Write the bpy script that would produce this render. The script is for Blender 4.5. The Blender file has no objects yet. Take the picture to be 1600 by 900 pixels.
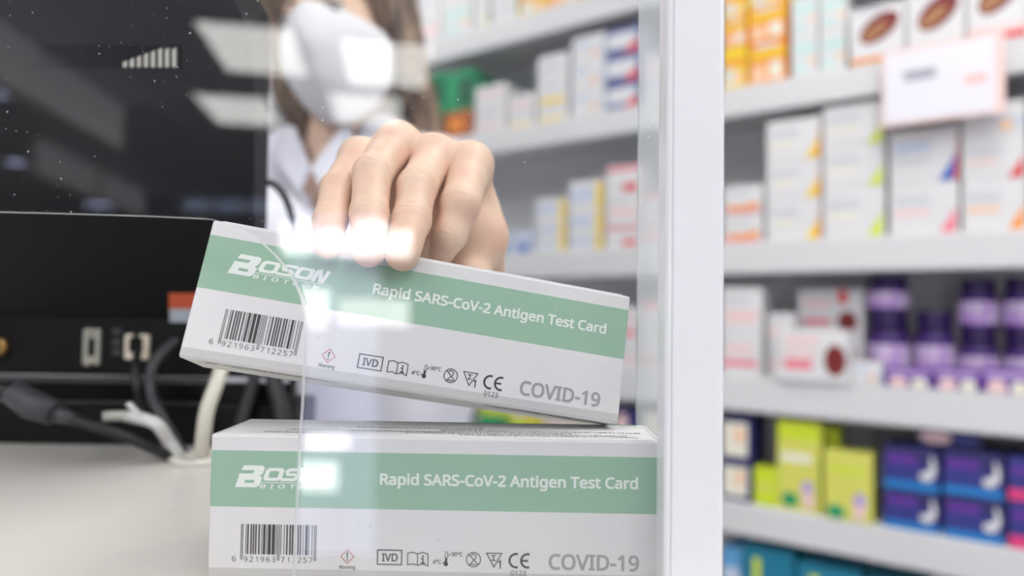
import bpy, bmesh, math, random
import numpy as np
from mathutils import Vector, Matrix, Euler
random.seed(4)
sc = bpy.context.scene
COL = sc.collection
ZC = 1.25                                   # camera height above the floor; world z = local z + ZC

# ------------------------------------------------------------------ camera, world, exposure
PITCH, ROLL, FPX = 0.0347, 0.014, 1067.0
_fw = np.array([0, math.cos(PITCH), math.sin(PITCH)])
_u0 = np.array([0, -math.sin(PITCH), math.cos(PITCH)]); _r0 = np.array([1.0, 0, 0])
_rt = _r0*math.cos(ROLL) + _u0*math.sin(ROLL)
_up = _u0*math.cos(ROLL) - _r0*math.sin(ROLL)
cd = bpy.data.cameras.new('camera'); cam = bpy.data.objects.new('camera', cd); COL.objects.link(cam)
cd.sensor_width = 36; cd.lens = FPX*36/1600
cd.clip_start = 0.02; cd.clip_end = 60
cd.dof.use_dof = True; cd.dof.focus_distance = 0.320; cd.dof.aperture_fstop = 3.1
M = Matrix(((_rt[0], _up[0], -_fw[0], 0), (_rt[1], _up[1], -_fw[1], 0), (_rt[2], _up[2], -_fw[2], ZC), (0, 0, 0, 1)))
cam.matrix_world = M
sc.camera = cam
w = bpy.data.worlds.new('world'); sc.world = w; w.use_nodes = True
w.node_tree.nodes['Background'].inputs[0].default_value = (0.75, 0.82, 1, 1)
w.node_tree.nodes['Background'].inputs[1].default_value = 0.5
sc.view_settings.view_transform = 'Standard'; sc.view_settings.look = 'None'
sc.view_settings.exposure = -0.13; sc.view_settings.gamma = 1; sc.view_settings.use_curve_mapping = False
LAMP = 9.0
try:
    sc.cycles.use_denoising = True
    sc.cycles.max_bounces = 10; sc.cycles.transparent_max_bounces = 16
    sc.cycles.sample_clamp_indirect = 6
except Exception: pass

def ray(px, py): return _fw*FPX + _rt*(px-800) - _up*(py-450)
def at(px, py, Y):
    d = ray(px, py); return Vector(d*(Y/d[1])) + Vector((0, 0, ZC))

# ------------------------------------------------------------------ materials
def lin(c): return tuple((x/255/12.92 if x/255 <= 0.04045 else ((x/255+0.055)/1.055)**2.4) for x in c)
MATS = {}
def mat(name, rgb, rough=0.55, metal=0.0, emit=0.0, var=0.0, scale=40.0, bump=0.0, sss=0.0, spec=0.5, stretch=(1, 1, 1), rgb2=None):
    if name in MATS: return MATS[name]
    m = bpy.data.materials.new(name); m.use_nodes = True; MATS[name] = m
    nt = m.node_tree; b = nt.nodes['Principled BSDF']; c = lin(rgb)
    b.inputs['Base Color'].default_value = (*c, 1); b.inputs['Roughness'].default_value = rough
    b.inputs['Metallic'].default_value = metal; b.inputs['Specular IOR Level'].default_value = spec
    if sss: b.inputs['Subsurface Weight'].default_value = sss; b.inputs['Subsurface Radius'].default_value = (0.006, 0.002, 0.001); b.inputs['Subsurface Scale'].default_value = 1
    if emit: b.inputs['Emission Color'].default_value = (*c, 1); b.inputs['Emission Strength'].default_value = emit
    if var or bump or rgb2:
        tc = nt.nodes.new('ShaderNodeTexCoord'); mp = nt.nodes.new('ShaderNodeMapping'); mp.inputs['Scale'].default_value = stretch
        nz = nt.nodes.new('ShaderNodeTexNoise'); nz.inputs['Scale'].default_value = scale; nz.inputs['Detail'].default_value = 4
        nt.links.new(tc.outputs['Object'], mp.inputs[0]); nt.links.new(mp.outputs[0], nz.inputs['Vector'])
        if var or rgb2:
            r = nt.nodes.new('ShaderNodeValToRGB')
            a = lin(rgb2) if rgb2 else tuple(x*(1-var) for x in c)
            r.color_ramp.elements[0].position = 0.3; r.color_ramp.elements[1].position = 0.7
            r.color_ramp.elements[0].color = (*a, 1); r.color_ramp.elements[1].color = (*c, 1)
            nt.links.new(nz.outputs[0], r.inputs[0]); nt.links.new(r.outputs[0], b.inputs['Base Color'])
        if bump:
            bp = nt.nodes.new('ShaderNodeBump'); bp.inputs['Strength'].default_value = bump; bp.inputs['Distance'].default_value = 0.001
            nt.links.new(nz.outputs[0], bp.inputs['Height']); nt.links.new(bp.outputs[0], b.inputs['Normal'])
    return m

def acrylic(name, frost=0.0, specks=True, tint=(0.985, 0.99, 0.992)):
    m = bpy.data.materials.new(name); m.use_nodes = True; nt = m.node_tree; nt.nodes.clear()
    N = nt.nodes.new; out = N('ShaderNodeOutputMaterial')
    tr = N('ShaderNodeBsdfTransparent'); tr.inputs[0].default_value = (*tint, 1)
    gl = N('ShaderNodeBsdfGlossy'); gl.inputs['Roughness'].default_value = 0.0
    geo = N('ShaderNodeNewGeometry'); dt = N('ShaderNodeVectorMath'); dt.operation = 'DOT_PRODUCT'
    nt.links.new(geo.outputs['Normal'], dt.inputs[0]); nt.links.new(geo.outputs['Incoming'], dt.inputs[1])
    def mth(op, a, b=None):
        n = N('ShaderNodeMath'); n.operation = op
        for i, v in enumerate((a, b)):
            if v is None: continue
            if isinstance(v, (int, float)): n.inputs[i].default_value = v
            else: nt.links.new(v, n.inputs[i])
        return n.outputs[0]
    c = mth('ABSOLUTE', dt.outputs['Value'])
    f = mth('ADD', mth('MULTIPLY', mth('POWER', mth('SUBTRACT', 1.0, c), 5.0), 0.96), 0.04)
    mx = N('ShaderNodeMixShader'); nt.links.new(f, mx.inputs[0]); nt.links.new(tr.outputs[0], mx.inputs[1]); nt.links.new(gl.outputs[0], mx.inputs[2])
    last = mx.outputs[0]
    df = N('ShaderNodeBsdfDiffuse'); df.inputs[0].default_value = (0.85, 0.87, 0.88, 1)
    if frost:
        m2 = N('ShaderNodeMixShader'); m2.inputs[0].default_value = frost
        nt.links.new(last, m2.inputs[1]); nt.links.new(df.outputs[0], m2.inputs[2]); last = m2.outputs[0]
    if specks:                                  # dust specks and scuffs on the sheet
        tc = N('ShaderNodeTexCoord')
        vo = N('ShaderNodeTexVoronoi'); vo.inputs['Scale'].default_value = 210
        vo.voronoi_dimensions = '2D'; sx_ = N('ShaderNodeSeparateXYZ'); cx_ = N('ShaderNodeCombineXYZ')
        nt.links.new(tc.outputs['Object'], sx_.inputs[0]); nt.links.new(sx_.outputs['X'], cx_.inputs['X']); nt.links.new(sx_.outputs['Z'], cx_.inputs['Y'])
        nt.links.new(cx_.outputs[0], vo.inputs['Vector'])
        wn = N('ShaderNodeSeparateColor'); nt.links.new(vo.outputs['Color'], wn.inputs[0])
        lg = N('ShaderNodeTexNoise'); lg.inputs['Scale'].default_value = 14; nt.links.new(tc.outputs['Object'], lg.inputs['Vector'])
        th = mth('MULTIPLY', mth('POWER', wn.outputs[0], 3.0), 0.075)
        s = mth('LESS_THAN', vo.outputs['Distance'], th)
        s = mth('MULTIPLY', s, mth('GREATER_THAN', lg.outputs[0], 0.5))
        s = mth('MULTIPLY', s, 0.55)
        m3 = N('ShaderNodeMixShader'); nt.links.new(s, m3.inputs[0]); nt.links.new(last, m3.inputs[1]); nt.links.new(df.outputs[0], m3.inputs[2]); last = m3.outputs[0]
    nt.links.new(last, out.inputs[0])
    return m

# ------------------------------------------------------------------ geometry helpers
class MB:
    def __init__(s): s.v = []; s.f = []; s.m = []; s.ms = []; s.sm = []
    def mi(s, m):
        if m not in s.ms: s.ms.append(m)
        return s.ms.index(m)
    def add(s, vs, fs, m, smooth=False):
        o = len(s.v); s.v += [tuple(v) for v in vs]; k = s.mi(m)
        for f in fs: s.f.append(tuple(i+o for i in f)); s.m.append(k); s.sm.append(smooth)
        return s
    def box(s, x0, x1, y0, y1, z0, z1, m, T=None):
        vs = [Vector((x, y, z)) for z in (z0, z1) for y in (y0, y1) for x in (x0, x1)]
        if T: vs = [T @ v for v in vs]
        return s.add(vs, [(0, 2, 3, 1), (4, 5, 7, 6), (0, 1, 5, 4), (2, 6, 7, 3), (0, 4, 6, 2), (1, 3, 7, 5)], m)
    def bevbox(s, x0, x1, y0, y1, z0, z1, m, r=0.002, T=None, seg=2):
        bm = bmesh.new(); bmesh.ops.create_cube(bm, size=1)
        for v in bm.verts: v.co = Vector((x0+(v.co.x+.5)*(x1-x0), y0+(v.co.y+.5)*(y1-y0), z0+(v.co.z+.5)*(z1-z0)))
        bmesh.ops.bevel(bm, geom=bm.edges[:], offset=r, segments=seg, affect='EDGES', profile=.5)
        vs = [T @ v.co if T else v.co.copy() for v in bm.verts]; bm.verts.index_update()
        s.add(vs, [[v.index for v in f.verts] for f in bm.faces], m); bm.free(); return s
    def tube(s, pts, r, m, n=12, caps=True, flat=1.0):
        pts = [Vector(p) for p in pts]; rs = r if isinstance(r, (list, tuple)) else [r]*len(pts)
        vs = []; fs = []; ref = None
        for i, p in enumerate(pts):
            t = (pts[min(i+1, len(pts)-1)] - pts[max(i-1, 0)]).normalized()
            if ref is None: ref = t.orthogonal().normalized()
            ref = (ref - t*ref.dot(t)).normalized(); b = t.cross(ref)
            for k in range(n):
                a = 2*math.pi*k/n; vs.append(p + (ref*math.cos(a) + b*math.sin(a)*flat)*rs[i])
        for i in range(len(pts)-1):
            for k in range(n): fs.append((i*n+k, i*n+(k+1) % n, (i+1)*n+(k+1) % n, (i+1)*n+k))
        if caps: fs += [tuple(range(n))[::-1], tuple((len(pts)-1)*n+k for k in range(n))]
        return s.add(vs, fs, m, True)
    def lathe(s, prof, m, c=(0, 0, 0), n=28):
        vs = []; fs = []
        for r, z in prof:
            for k in range(n):
                a = 2*math.pi*k/n; vs.append((c[0]+r*math.cos(a), c[1]+r*math.sin(a), c[2]+z))
        for i in range(len(prof)-1):
            for k in range(n): fs.append((i*n+k, i*n+(k+1) % n, (i+1)*n+(k+1) % n, (i+1)*n+k))
        fs += [tuple(range(n))[::-1], tuple((len(prof)-1)*n+k for k in range(n))]
        return s.add(vs, fs, m, True)
    def build(s, name, parent=None, origin=None, bev=None):
        # vertices are world coordinates unless the parent is given with local=True geometry
        me = bpy.data.meshes.new(name)
        base = Vector((0, 0, 0))
        if parent is None and origin is None:
            a = np.array(s.v); lo = a.min(0); hi = a.max(0); base = Vector(((lo[0]+hi[0])/2, (lo[1]+hi[1])/2, lo[2]))
        elif origin is not None: base = Vector(origin)
        me.from_pydata([tuple(Vector(v)-base) for v in s.v], [], s.f)
        for m in s.ms: me.materials.append(m)
        me.polygons.foreach_set('material_index', s.m); me.polygons.foreach_set('use_smooth', s.sm)
        me.update()
        o = bpy.data.objects.new(name, me); COL.objects.link(o); o.location = base
        if parent is not None:
            o.parent = parent
            if origin is None: pass
        return o
def child(mb, name, parent, world=True, label=None):
    o = mb.build(name, origin=(0, 0, 0)); o.parent = parent
    if world: o.location = -Vector(parent.location)     # parents built from world geometry are never rotated
    if label: o['label'] = label
    return o
def tag(o, label=None, cat=None, group=None, kind=None):
    if label: o['label'] = label
    if cat: o['category'] = cat
    if group: o['group'] = group
    if kind: o['kind'] = kind
    return o
def empty(name, loc=(0, 0, 0), rot=(0, 0, 0)):
    o = bpy.data.objects.new(name, None); COL.objects.link(o); o.location = loc; o.rotation_euler = rot; o.empty_display_size = .05; return o
def copy_tree(o, parent=None):
    c = o.copy(); COL.objects.link(c)
    if parent is not None: c.parent = parent
    for ch in list(o.children): copy_tree(ch, c)
    return c
def smooth_pts(pts, n=8):
    P = [Vector(p) for p in pts]; P = [P[0]*2-P[1]] + P + [P[-1]*2-P[-2]]; out = []
    for i in range(1, len(P)-2):
        for k in range(n):
            t = k/n; a, b, c, d = P[i-1:i+3]
            out.append(.5*((2*b) + (-a+c)*t + (2*a-5*b+4*c-d)*t*t + (-a+3*b-3*c+d)*t**3))
    out.append(P[-2]); return out

# ------------------------------------------------------------------ common materials
WHITE = mat('white_lacquer', (232, 232, 234), .35, var=.03, scale=8)
SHELFW = mat('shelf_white', (215, 215, 217), .4, var=.03, scale=6)
BACKP = mat('shelf_back_grey', (232, 232, 234), .6, var=.06, scale=5)
CARD = mat('white_cardboard', (228, 227, 228), .5, var=.015, scale=300, bump=.02)

# ------------------------------------------------------------------ ROOM
FL, CE = 0.0, 2.80
X0, X1, Y0, Y1 = -7.5, 3.2, -8.95, 3.6
def plane_struct(name, x0, x1, y0, y1, z0, z1, m):
    return tag(MB().box(x0, x1, y0, y1, z0, z1, m).build(name), kind='structure')
wallm = mat('wall_paint', (205, 205, 208), .8, var=.05, scale=2)
greyw = mat('dark_wall_paint', (185, 192, 215), .8, var=.1, scale=1.5)
def floor_mat():
    m = mat('floor_vinyl', (212, 212, 216), .3, var=.15, scale=3); return m
plane_struct('floor', X0, X1, Y0, Y1, -.05, FL, floor_mat())
plane_struct('ceiling', X0, X1, Y0, Y1, CE, CE+.05, mat('ceiling_tile', (222, 224, 232), .9, var=.08, scale=2))
plane_struct('wall_left', X0-.05, X0, Y0, Y1, 0, CE, wallm)
plane_struct('wall_right', X1, X1+.05, Y0, Y1, 0, CE, wallm)
plane_struct('wall_back', X0, X1, Y1, Y1+.05, 0, CE, wallm)
# the street side wall behind the camera, with a strip window
def front_wall():
    mb = MB(); wx0, wx1, wz0, wz1 = -4.65, -3.3, 2.60, 2.76
    mb.box(X0, wx0, Y0-.05, Y0, 0, CE, greyw); mb.box(wx1, X1, Y0-.05, Y0, 0, CE, greyw)
    mb.box(wx0, wx1, Y0-.05, Y0, 0, wz0, greyw); mb.box(wx0, wx1, Y0-.05, Y0, wz1, CE, greyw)
    tag(mb.build('wall_front'), kind='structure')
    fr = MB()
    for x in (wx0, (wx0*2+wx1)/3, (wx0+2*wx1)/3, wx1): fr.box(x-.03, x+.03, Y0-.06, Y0+.01, wz0, wz1, WHITE)
    fr.box(wx0, wx1, Y0-.06, Y0+.01, wz0-.03, wz0, WHITE); fr.box(wx0, wx1, Y0-.06, Y0+.01, wz1, wz1+.03, WHITE)
    o = tag(fr.build('window_1'), kind='structure')
    child(MB().box(wx0, wx1, Y0-.045, Y0-.04, wz0, wz1, mat('daylit_pane', (185, 205, 240), .5, emit=2.0)), 'pane', o)
front_wall()
# ceiling bulkheads with an added glowing side, running towards the street side
def glowing_bulkhead(xa, ya, xb, yb, th, label):
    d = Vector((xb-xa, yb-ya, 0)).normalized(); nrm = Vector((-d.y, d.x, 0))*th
    A = Vector((xa, ya, 0)); B = Vector((xb, yb, 0)); o = empty('glowing_bulkhead', ((xa+xb)/2, (ya+yb)/2, CE-.36)); 
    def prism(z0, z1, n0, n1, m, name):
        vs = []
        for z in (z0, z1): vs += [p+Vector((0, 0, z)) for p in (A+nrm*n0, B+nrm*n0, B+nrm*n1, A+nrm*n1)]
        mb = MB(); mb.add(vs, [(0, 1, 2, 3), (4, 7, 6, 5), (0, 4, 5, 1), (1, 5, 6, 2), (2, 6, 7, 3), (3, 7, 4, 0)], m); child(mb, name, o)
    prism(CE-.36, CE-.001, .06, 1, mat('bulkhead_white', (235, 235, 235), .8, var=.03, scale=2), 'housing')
    prism(CE-.34, CE-.02, 0, .06, mat('bulkhead_glow', (235, 230, 235), .8, emit=.85), 'diffuser')  # bulkhead side glows though it is no lamp, to brighten its mirrored band
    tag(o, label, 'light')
glowing_bulkhead(-3.00, -4.62, -2.55, -1.6, .09, 'ceiling bulkhead with added glow mirrored as the upper diagonal band over the terminal')
glowing_bulkhead(-4.97, -8.6, -4.39, -5.66, .09, 'ceiling bulkhead with added glow mirrored as the lower diagonal band over the terminal')

LAMPS = []
lampm = mat('lamp_diffuser', (255, 254, 250), .5, emit=LAMP)
lframe = mat('lamp_frame', (200, 200, 200), .4)
def ceiling_light(cx, cy, L=.78, W=.5, rot=math.radians(-10), label='', z=None):
    z = CE-.005 if z is None else z
    o = empty('ceiling_light', (cx, cy, z), (0, 0, rot))
    f = MB(); t = .02
    for a in ((-W/2-t, W/2+t, -L/2-t, -L/2), (-W/2-t, W/2+t, L/2, L/2+t), (-W/2-t, -W/2, -L/2, L/2), (W/2, W/2+t, -L/2, L/2)):
        f.box(a[0], a[1], a[2], a[3], -.03, .0, lframe)
    c = f.build('frame', origin=(0, 0, 0)); c.parent = o
    d = MB().box(-W/2, W/2, -L/2, L/2, -.022, -.012, lampm).build('diffuser', origin=(0, 0, 0)); d.parent = o
    tag(o, label, 'light', 'ceiling light panels'); return o
# four panels mirrored in the screen, the rest light the shop around the counter
ceiling_light(-1.53, -3.42, label='flat ceiling light panel mirrored left of the mask, nearer row')
ceiling_light(-.80, -3.64, label='flat ceiling light panel mirrored on the mask, nearer row')
ceiling_light(-2.12, -4.66, label='flat ceiling light panel mirrored low over the dark terminal')
ceiling_light(-1.13, -4.60, label='flat ceiling light panel mirrored over the mask chin')
for i, (x, y, s) in enumerate(((.75, -1.2, 'over the customer area right of the counter'), (-1.1, -1.3, 'over the customer area before the terminal'),
        (2.3, -1.3, 'near the right wall'), (.55, .55, 'above the counter post'), (-1.6, .9, 'above the staff side of the counter'), (-.6, 2.3, 'behind the staff near the back wall'), (1.9, .1, 'over the front of the shelving'),
        (-3.4, .4, 'over the left end of the counter'), (-2.0, -1.9, 'added to brighten the ceiling bulkhead'))):  # last panel is added to throw more light on the bulkhead
    ceiling_light(x, y, 1.2, .6, 0, label='flat white ceiling light panel '+s)
for i, (px, py, s) in enumerate(((0, 140, 'nearest of the three'), (30, 252, 'middle of the three'), (155, 318, 'farthest of the three'))):
    d = ray(px, py); t = (1.53 if i < 2 else 1.02)/d[2]; X, Yv = d[0]*t, d[1]*t
    o = empty('downlight', (X, .576-Yv, ZC+(1.546 if i < 2 else 1.036)))
    if i == 2: MB().lathe([(.012, 0), (.012, .513)], lframe).build('stem', origin=(0, 0, 0)).parent = o
    MB().lathe([(.15, -.03), (.16, -.02), (.16, 0)], lframe).build('rim', origin=(0, 0, 0)).parent = o
    MB().lathe([(.13, -.034), (.13, -.03)], mat('downlight_glow', (205, 215, 255), .5, emit=7)).build('diffuser', origin=(0, 0, 0)).parent = o
    tag(o, 'round bluish downlight mirrored in the screen, '+s, 'light', 'round ceiling downlights')
# added glowing stand behind the camera, gives the screen its mirrored glare
def glare_stand():
    o = empty('glare_stand', (-.78, -2.52, 0))
    xa, xb = -1.02, -.60
    fm = mat('aluminium', (190, 190, 195), .35, metal=.9)
    f = MB(); f.box(xa-.02, xb+.02, -2.60, -2.50, 0, .06, fm); f.box(xa-.015, xa, -2.56, -2.51, .06, 1.70, fm); f.box(xb, xb+.015, -2.56, -2.51, .06, 1.70, fm); f.box(xa-.015, xb+.015, -2.56, -2.51, 1.68, 1.70, fm)
    child(f, 'frame', o)
    child(MB().box(xa, xb, -2.55, -2.52, .06, 1.68, mat('haze_glow', (215, 220, 255), .5, emit=2.2)), 'haze_panel', o)
    hot = mat('glare_glow', (255, 255, 255), .5, emit=13)
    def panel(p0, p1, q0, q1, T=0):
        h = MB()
        a = at(p0, q1, 3.09); b = at(p1, q0, 3.09)  # added glowing patch, placed where its mirrored glare should fall
        h.bevbox(a.x, b.x, -2.518, -2.510, a.z, b.z, hot, .003); child(h, 'glare_panel', o)
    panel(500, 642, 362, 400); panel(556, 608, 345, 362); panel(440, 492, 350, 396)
    panel(470, 515, 452, 490); hot = mat('mid_glare_glow', (255, 255, 255), .5, emit=8); panel(470, 512, 492, 512); panel(528, 640, 468, 508); hot = mat('glare_glow', (255, 255, 255))
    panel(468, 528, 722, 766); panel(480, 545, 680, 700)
    tag(o, 'added glowing stand mirrored as glare in the clear screen', 'display')
glare_stand()

# ------------------------------------------------------------------ COUNTER
CZ = ZC-.1193
def counter():
    o = empty('counter', (-.8, .5, 0))
    top = mat('counter_top_beige', (220, 216, 211), .32, var=.03, scale=20)
    child(MB().bevbox(-1.9, .096, .235, .70, CZ-.03, CZ, top, .003), 'countertop', o)
    body = mat('counter_body', (225, 225, 226), .4, var=.02)
    child(MB().box(-1.88, .08, .26, .68, .08, CZ-.03, body), 'cabinet_body', o)
    child(MB().box(-1.86, .06, .30, .66, 0, .08, mat('plinth_grey', (90, 90, 92), .5)), 'plinth', o)
    tag(o, 'beige shop counter carrying the terminal, the clear screen and the test kits', 'counter')
counter()
# white upright post
def post():
    a = at(1041, 450, .283).x; b = at(1133, 450, .283).x
    mb = MB(); pm = mat('post_white', (232, 232, 236), .25, var=.02, scale=15)
    # slight lean-free tube with rounded left edge
    mb.bevbox(a, b, .283, .3012, CZ, ZC+.55, pm, .0022, seg=3)
    o = mb.build('screen_post')
    child(MB().box(a+.0022, a+.0028, .2826, .2832, CZ, ZC+.545, mat('post_groove', (205, 205, 210), .3)), 'groove', o)
    tag(o, 'white square upright post holding the right edge of the clear screen', 'post')
    return a
PX = post()
# ------------------------------------------------------------------ CLEAR SCREEN
YS = .286
def screen():
    pts = [(456, 905), (459, 850), (463, 760), (467, 680), (470, 640), (472, 600), (474, 560), (475.5, 525), (475.5, 500), (473, 482), (469, 465), (463, 450), (457, 438), (449, 424), (439, 411), (428, 398), (415, 386), (402, 375), (387, 364), (370, 355.5), (350, 348), (334, 343), (318, 341), (285, 339.5), (230, 337), (150, 334.5), (60, 332), (-60, 329)]
    P = [at(x, y, YS) for x, y in pts]; P[0].z = CZ+.0005
    xr = PX+.001; zt = ZC+.5; xl = -1.5
    out = [Vector((xr, YS, CZ+.0005))] + P + [Vector((xl, YS, P[-1].z+.002)), Vector((xl, YS, zt)), Vector((xr, YS, zt))]
    n = len(out); th = .004
    bm = bmesh.new()
    vf = [bm.verts.new((p.x, YS-.0, p.z)) for p in out]; vb = [bm.verts.new((p.x, YS+th, p.z)) for p in out]
    bm.faces.new(vf); bm.faces.new(vb[::-1])
    for i in range(n): bm.faces.new((vf[i], vb[i], vb[(i+1) % n], vf[(i+1) % n])).material_index = 1
    bm.normal_update()
    bmesh.ops.triangulate(bm, faces=[f for f in bm.faces if f.material_index == 0])
    for f in bm.faces:
        if all(v.co.y > YS+.002 for v in f.verts): f.material_index = 2
    bmesh.ops.recalc_face_normals(bm, faces=bm.faces[:])
    me = bpy.data.meshes.new('clear_screen'); 
    for v in bm.verts: v.co -= Vector((-.7, YS, CZ))
    bm.to_mesh(me); bm.free()
    me.materials.append(acrylic('clear_acrylic'))
    e = bpy.data.materials.new('polished_edge'); e.use_nodes = True; nt = e.node_tree; b = nt.nodes['Principled BSDF']
    b.inputs['Base Color'].default_value = (.92, .95, .95, 1); b.inputs['Roughness'].default_value = .3; b.inputs['Alpha'].default_value = .8
    b.inputs['Subsurface Weight'].default_value = 1.0; b.inputs['Subsurface Radius'].default_value = (.01, .01, .01); b.inputs['Subsurface Scale'].default_value = 1
    me.materials.append(e); me.materials.append(acrylic('clear_acrylic_back', specks=False))
    o = bpy.data.objects.new('clear_screen', me); COL.objects.link(o); o.location = (-.7, YS, CZ)
    tag(o, 'large clear acrylic screen with a rounded cutout in front of the terminal', 'screen')
    s = MB().box(at(998, 300, .353).x, at(1045, 300, .353).x, .353, .357, CZ, ZC+.5, acrylic('frosted_acrylic', .30, False)).build('acrylic_strip')
    tag(s, 'narrow milky acrylic strip upright between the test kits and the white post', 'strip')
screen()

# ------------------------------------------------------------------ TEST KIT BOXES
L, H, T = .200, .0632, .0427
FONT = FONTB = None
try:
    import os
    fp = os.path.join(bpy.utils.resource_path('LOCAL'), 'datafiles', 'fonts', 'NotoSansHebrew-Regular.woff2')
    FONT = bpy.data.fonts.load(fp)
except Exception: FONT = None
def text_geo(s, bold=0.0, spacing=1.0):
    cu = bpy.data.curves.new('t', 'FONT'); cu.body = s
    if FONT: cu.font = FONT
    cu.space_character = spacing; cu.resolution_u = 4; cu.fill_mode = 'FRONT'
    o = bpy.data.objects.new('t', cu); COL.objects.link(o)
    bpy.context.view_layer.update()
    me = bpy.data.meshes.new_from_object(o.evaluated_get(bpy.context.evaluated_depsgraph_get()))
    v = [(p.co.x, p.co.y) for p in me.vertices]; f = [tuple(p.vertices) for p in me.polygons]
    if bold:                                # heavier strokes: the outline repeated around a small circle
        v0, f0, n0 = v, f, len(v); v = []; f = []
        for k in range(10):
            a = 2*math.pi*k/10; o_ = len(v); v += [(x+math.cos(a)*bold, y+math.sin(a)*bold) for x, y in v0]; f += [tuple(i+o_ for i in q) for q in f0]
    bpy.data.objects.remove(o); bpy.data.curves.remove(cu); bpy.data.meshes.remove(me)
    return v, f
YF = -.00012
def put_text(mb, s, u0, u1, vb, cap, m, bold=0.0, shear=0.0, spacing=1.0, capref='H', face='front'):
    """text whose baseline is vb (mm from the top), from u0 to u1 mm, cap height in mm"""
    v, f = text_geo(s, bold, spacing); a = np.array(v)
    hv, _ = text_geo(capref, bold); ch = np.array(hv)[:, 1].max()
    x0, x1 = a[:, 0].min(), a[:, 0].max(); sx = (u1-u0)/(x1-x0); sy = cap/ch
    per = len(v)//10 if bold else len(v)
    pts = [((u0+(x-x0)*sx+shear*y*sy)/1000, YF-(i//max(per, 1))*4e-6, (-vb+y*sy)/1000) for i, (x, y) in enumerate(v)]
    mb.add(pts, f, m)
def rect(mb, u0, v0, u1, v1, m, y=YF, sh=0.0):
    mb.add([((u0)/1000, y, -v1/1000), ((u1)/1000, y, -v1/1000), ((u1+sh)/1000, y, -v0/1000), ((u0+sh)/1000, y, -v0/1000)], [(0, 1, 2, 3)], m)
def stroke(mb, pts, wd, m, closed=False, y=YF, vfl=True):
    """flat line of width wd mm through (u, v) points in mm"""
    P = [Vector((a, -b)) for a, b in pts]; n = len(P); A = []; B = []
    for i in range(n):
        if closed: p, q = P[i-1], P[(i+1) % n]
        else: p, q = P[max(i-1, 0)], P[min(i+1, n-1)]
        d1 = (P[i]-p).normalized() if (P[i]-p).length > 1e-6 else (q-P[i]).normalized()
        d2 = (q-P[i]).normalized() if (q-P[i]).length > 1e-6 else d1
        n1 = Vector((-d1.y, d1.x)); n2 = Vector((-d2.y, d2.x)); k = (n1+n2); k = k.normalized() if k.length > 1e-6 else n1
        s = wd/2/max(.35, k.dot(n1)); A.append(P[i]+k*s); B.append(P[i]-k*s)
    vs = [(p.x/1000, y, p.y/1000) for p in A+B]
    fs = [(i, n+i, n+(i+1) % n, (i+1) % n) for i in range(n if closed else n-1)]
    mb.add(vs, fs, m)
def disc(mb, u, v, r, m, n=20, y=YF):
    mb.add([((u+r*math.cos(2*math.pi*k/n))/1000, y, (-v+r*math.sin(2*math.pi*k/n))/1000) for k in range(n)], [tuple(range(n))], m)
def circ_pts(u, v, r, a0=0, a1=360, n=28, ry=None):
    ry = ry or r
    return [(u+r*math.cos(math.radians(a0+(a1-a0)*k/n)), v-ry*math.sin(math.radians(a0+(a1-a0)*k/n))) for k in range(n+1)]

def band_material():
    m = bpy.data.materials.new('printed_carton'); m.use_nodes = True; nt = m.node_tree; b = nt.nodes['Principled BSDF']
    tc = nt.nodes.new('ShaderNodeTexCoord'); sp = nt.nodes.new('ShaderNodeSeparateXYZ'); nt.links.new(tc.outputs['Object'], sp.inputs[0])
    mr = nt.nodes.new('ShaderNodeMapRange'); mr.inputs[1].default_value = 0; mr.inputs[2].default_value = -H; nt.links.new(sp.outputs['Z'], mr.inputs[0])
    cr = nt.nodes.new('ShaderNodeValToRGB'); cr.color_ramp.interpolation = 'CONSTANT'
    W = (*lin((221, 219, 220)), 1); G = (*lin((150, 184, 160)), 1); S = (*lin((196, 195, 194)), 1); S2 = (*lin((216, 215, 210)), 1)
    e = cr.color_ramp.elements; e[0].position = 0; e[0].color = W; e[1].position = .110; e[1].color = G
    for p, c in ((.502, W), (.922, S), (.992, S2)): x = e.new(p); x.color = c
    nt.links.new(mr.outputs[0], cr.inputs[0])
    nz = nt.nodes.new('ShaderNodeTexNoise'); nz.inputs['Scale'].default_value = 30; nz.inputs['Detail'].default_value = 5
    nt.links.new(tc.outputs['Object'], nz.inputs['Vector'])
    mx = nt.nodes.new('ShaderNodeMix'); mx.data_type = 'RGBA'; mx.blend_type = 'MULTIPLY'; mx.inputs[0].default_value = .06
    nt.links.new(cr.outputs[0], mx.inputs[6]); nt.links.new(nz.outputs['Color'], mx.inputs[7]); nt.links.new(mx.outputs[2], b.inputs['Base Color'])
    b.inputs['Roughness'].default_value = .42
    fb = nt.nodes.new('ShaderNodeTexNoise'); fb.inputs['Scale'].default_value = 900
    bp = nt.nodes.new('ShaderNodeBump'); bp.inputs['Strength'].default_value = .03; bp.inputs['Distance'].default_value = .0005
    nt.links.new(fb.outputs[0], bp.inputs['Height']); nt.links.new(bp.outputs[0], b.inputs['Normal'])
    return m
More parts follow.
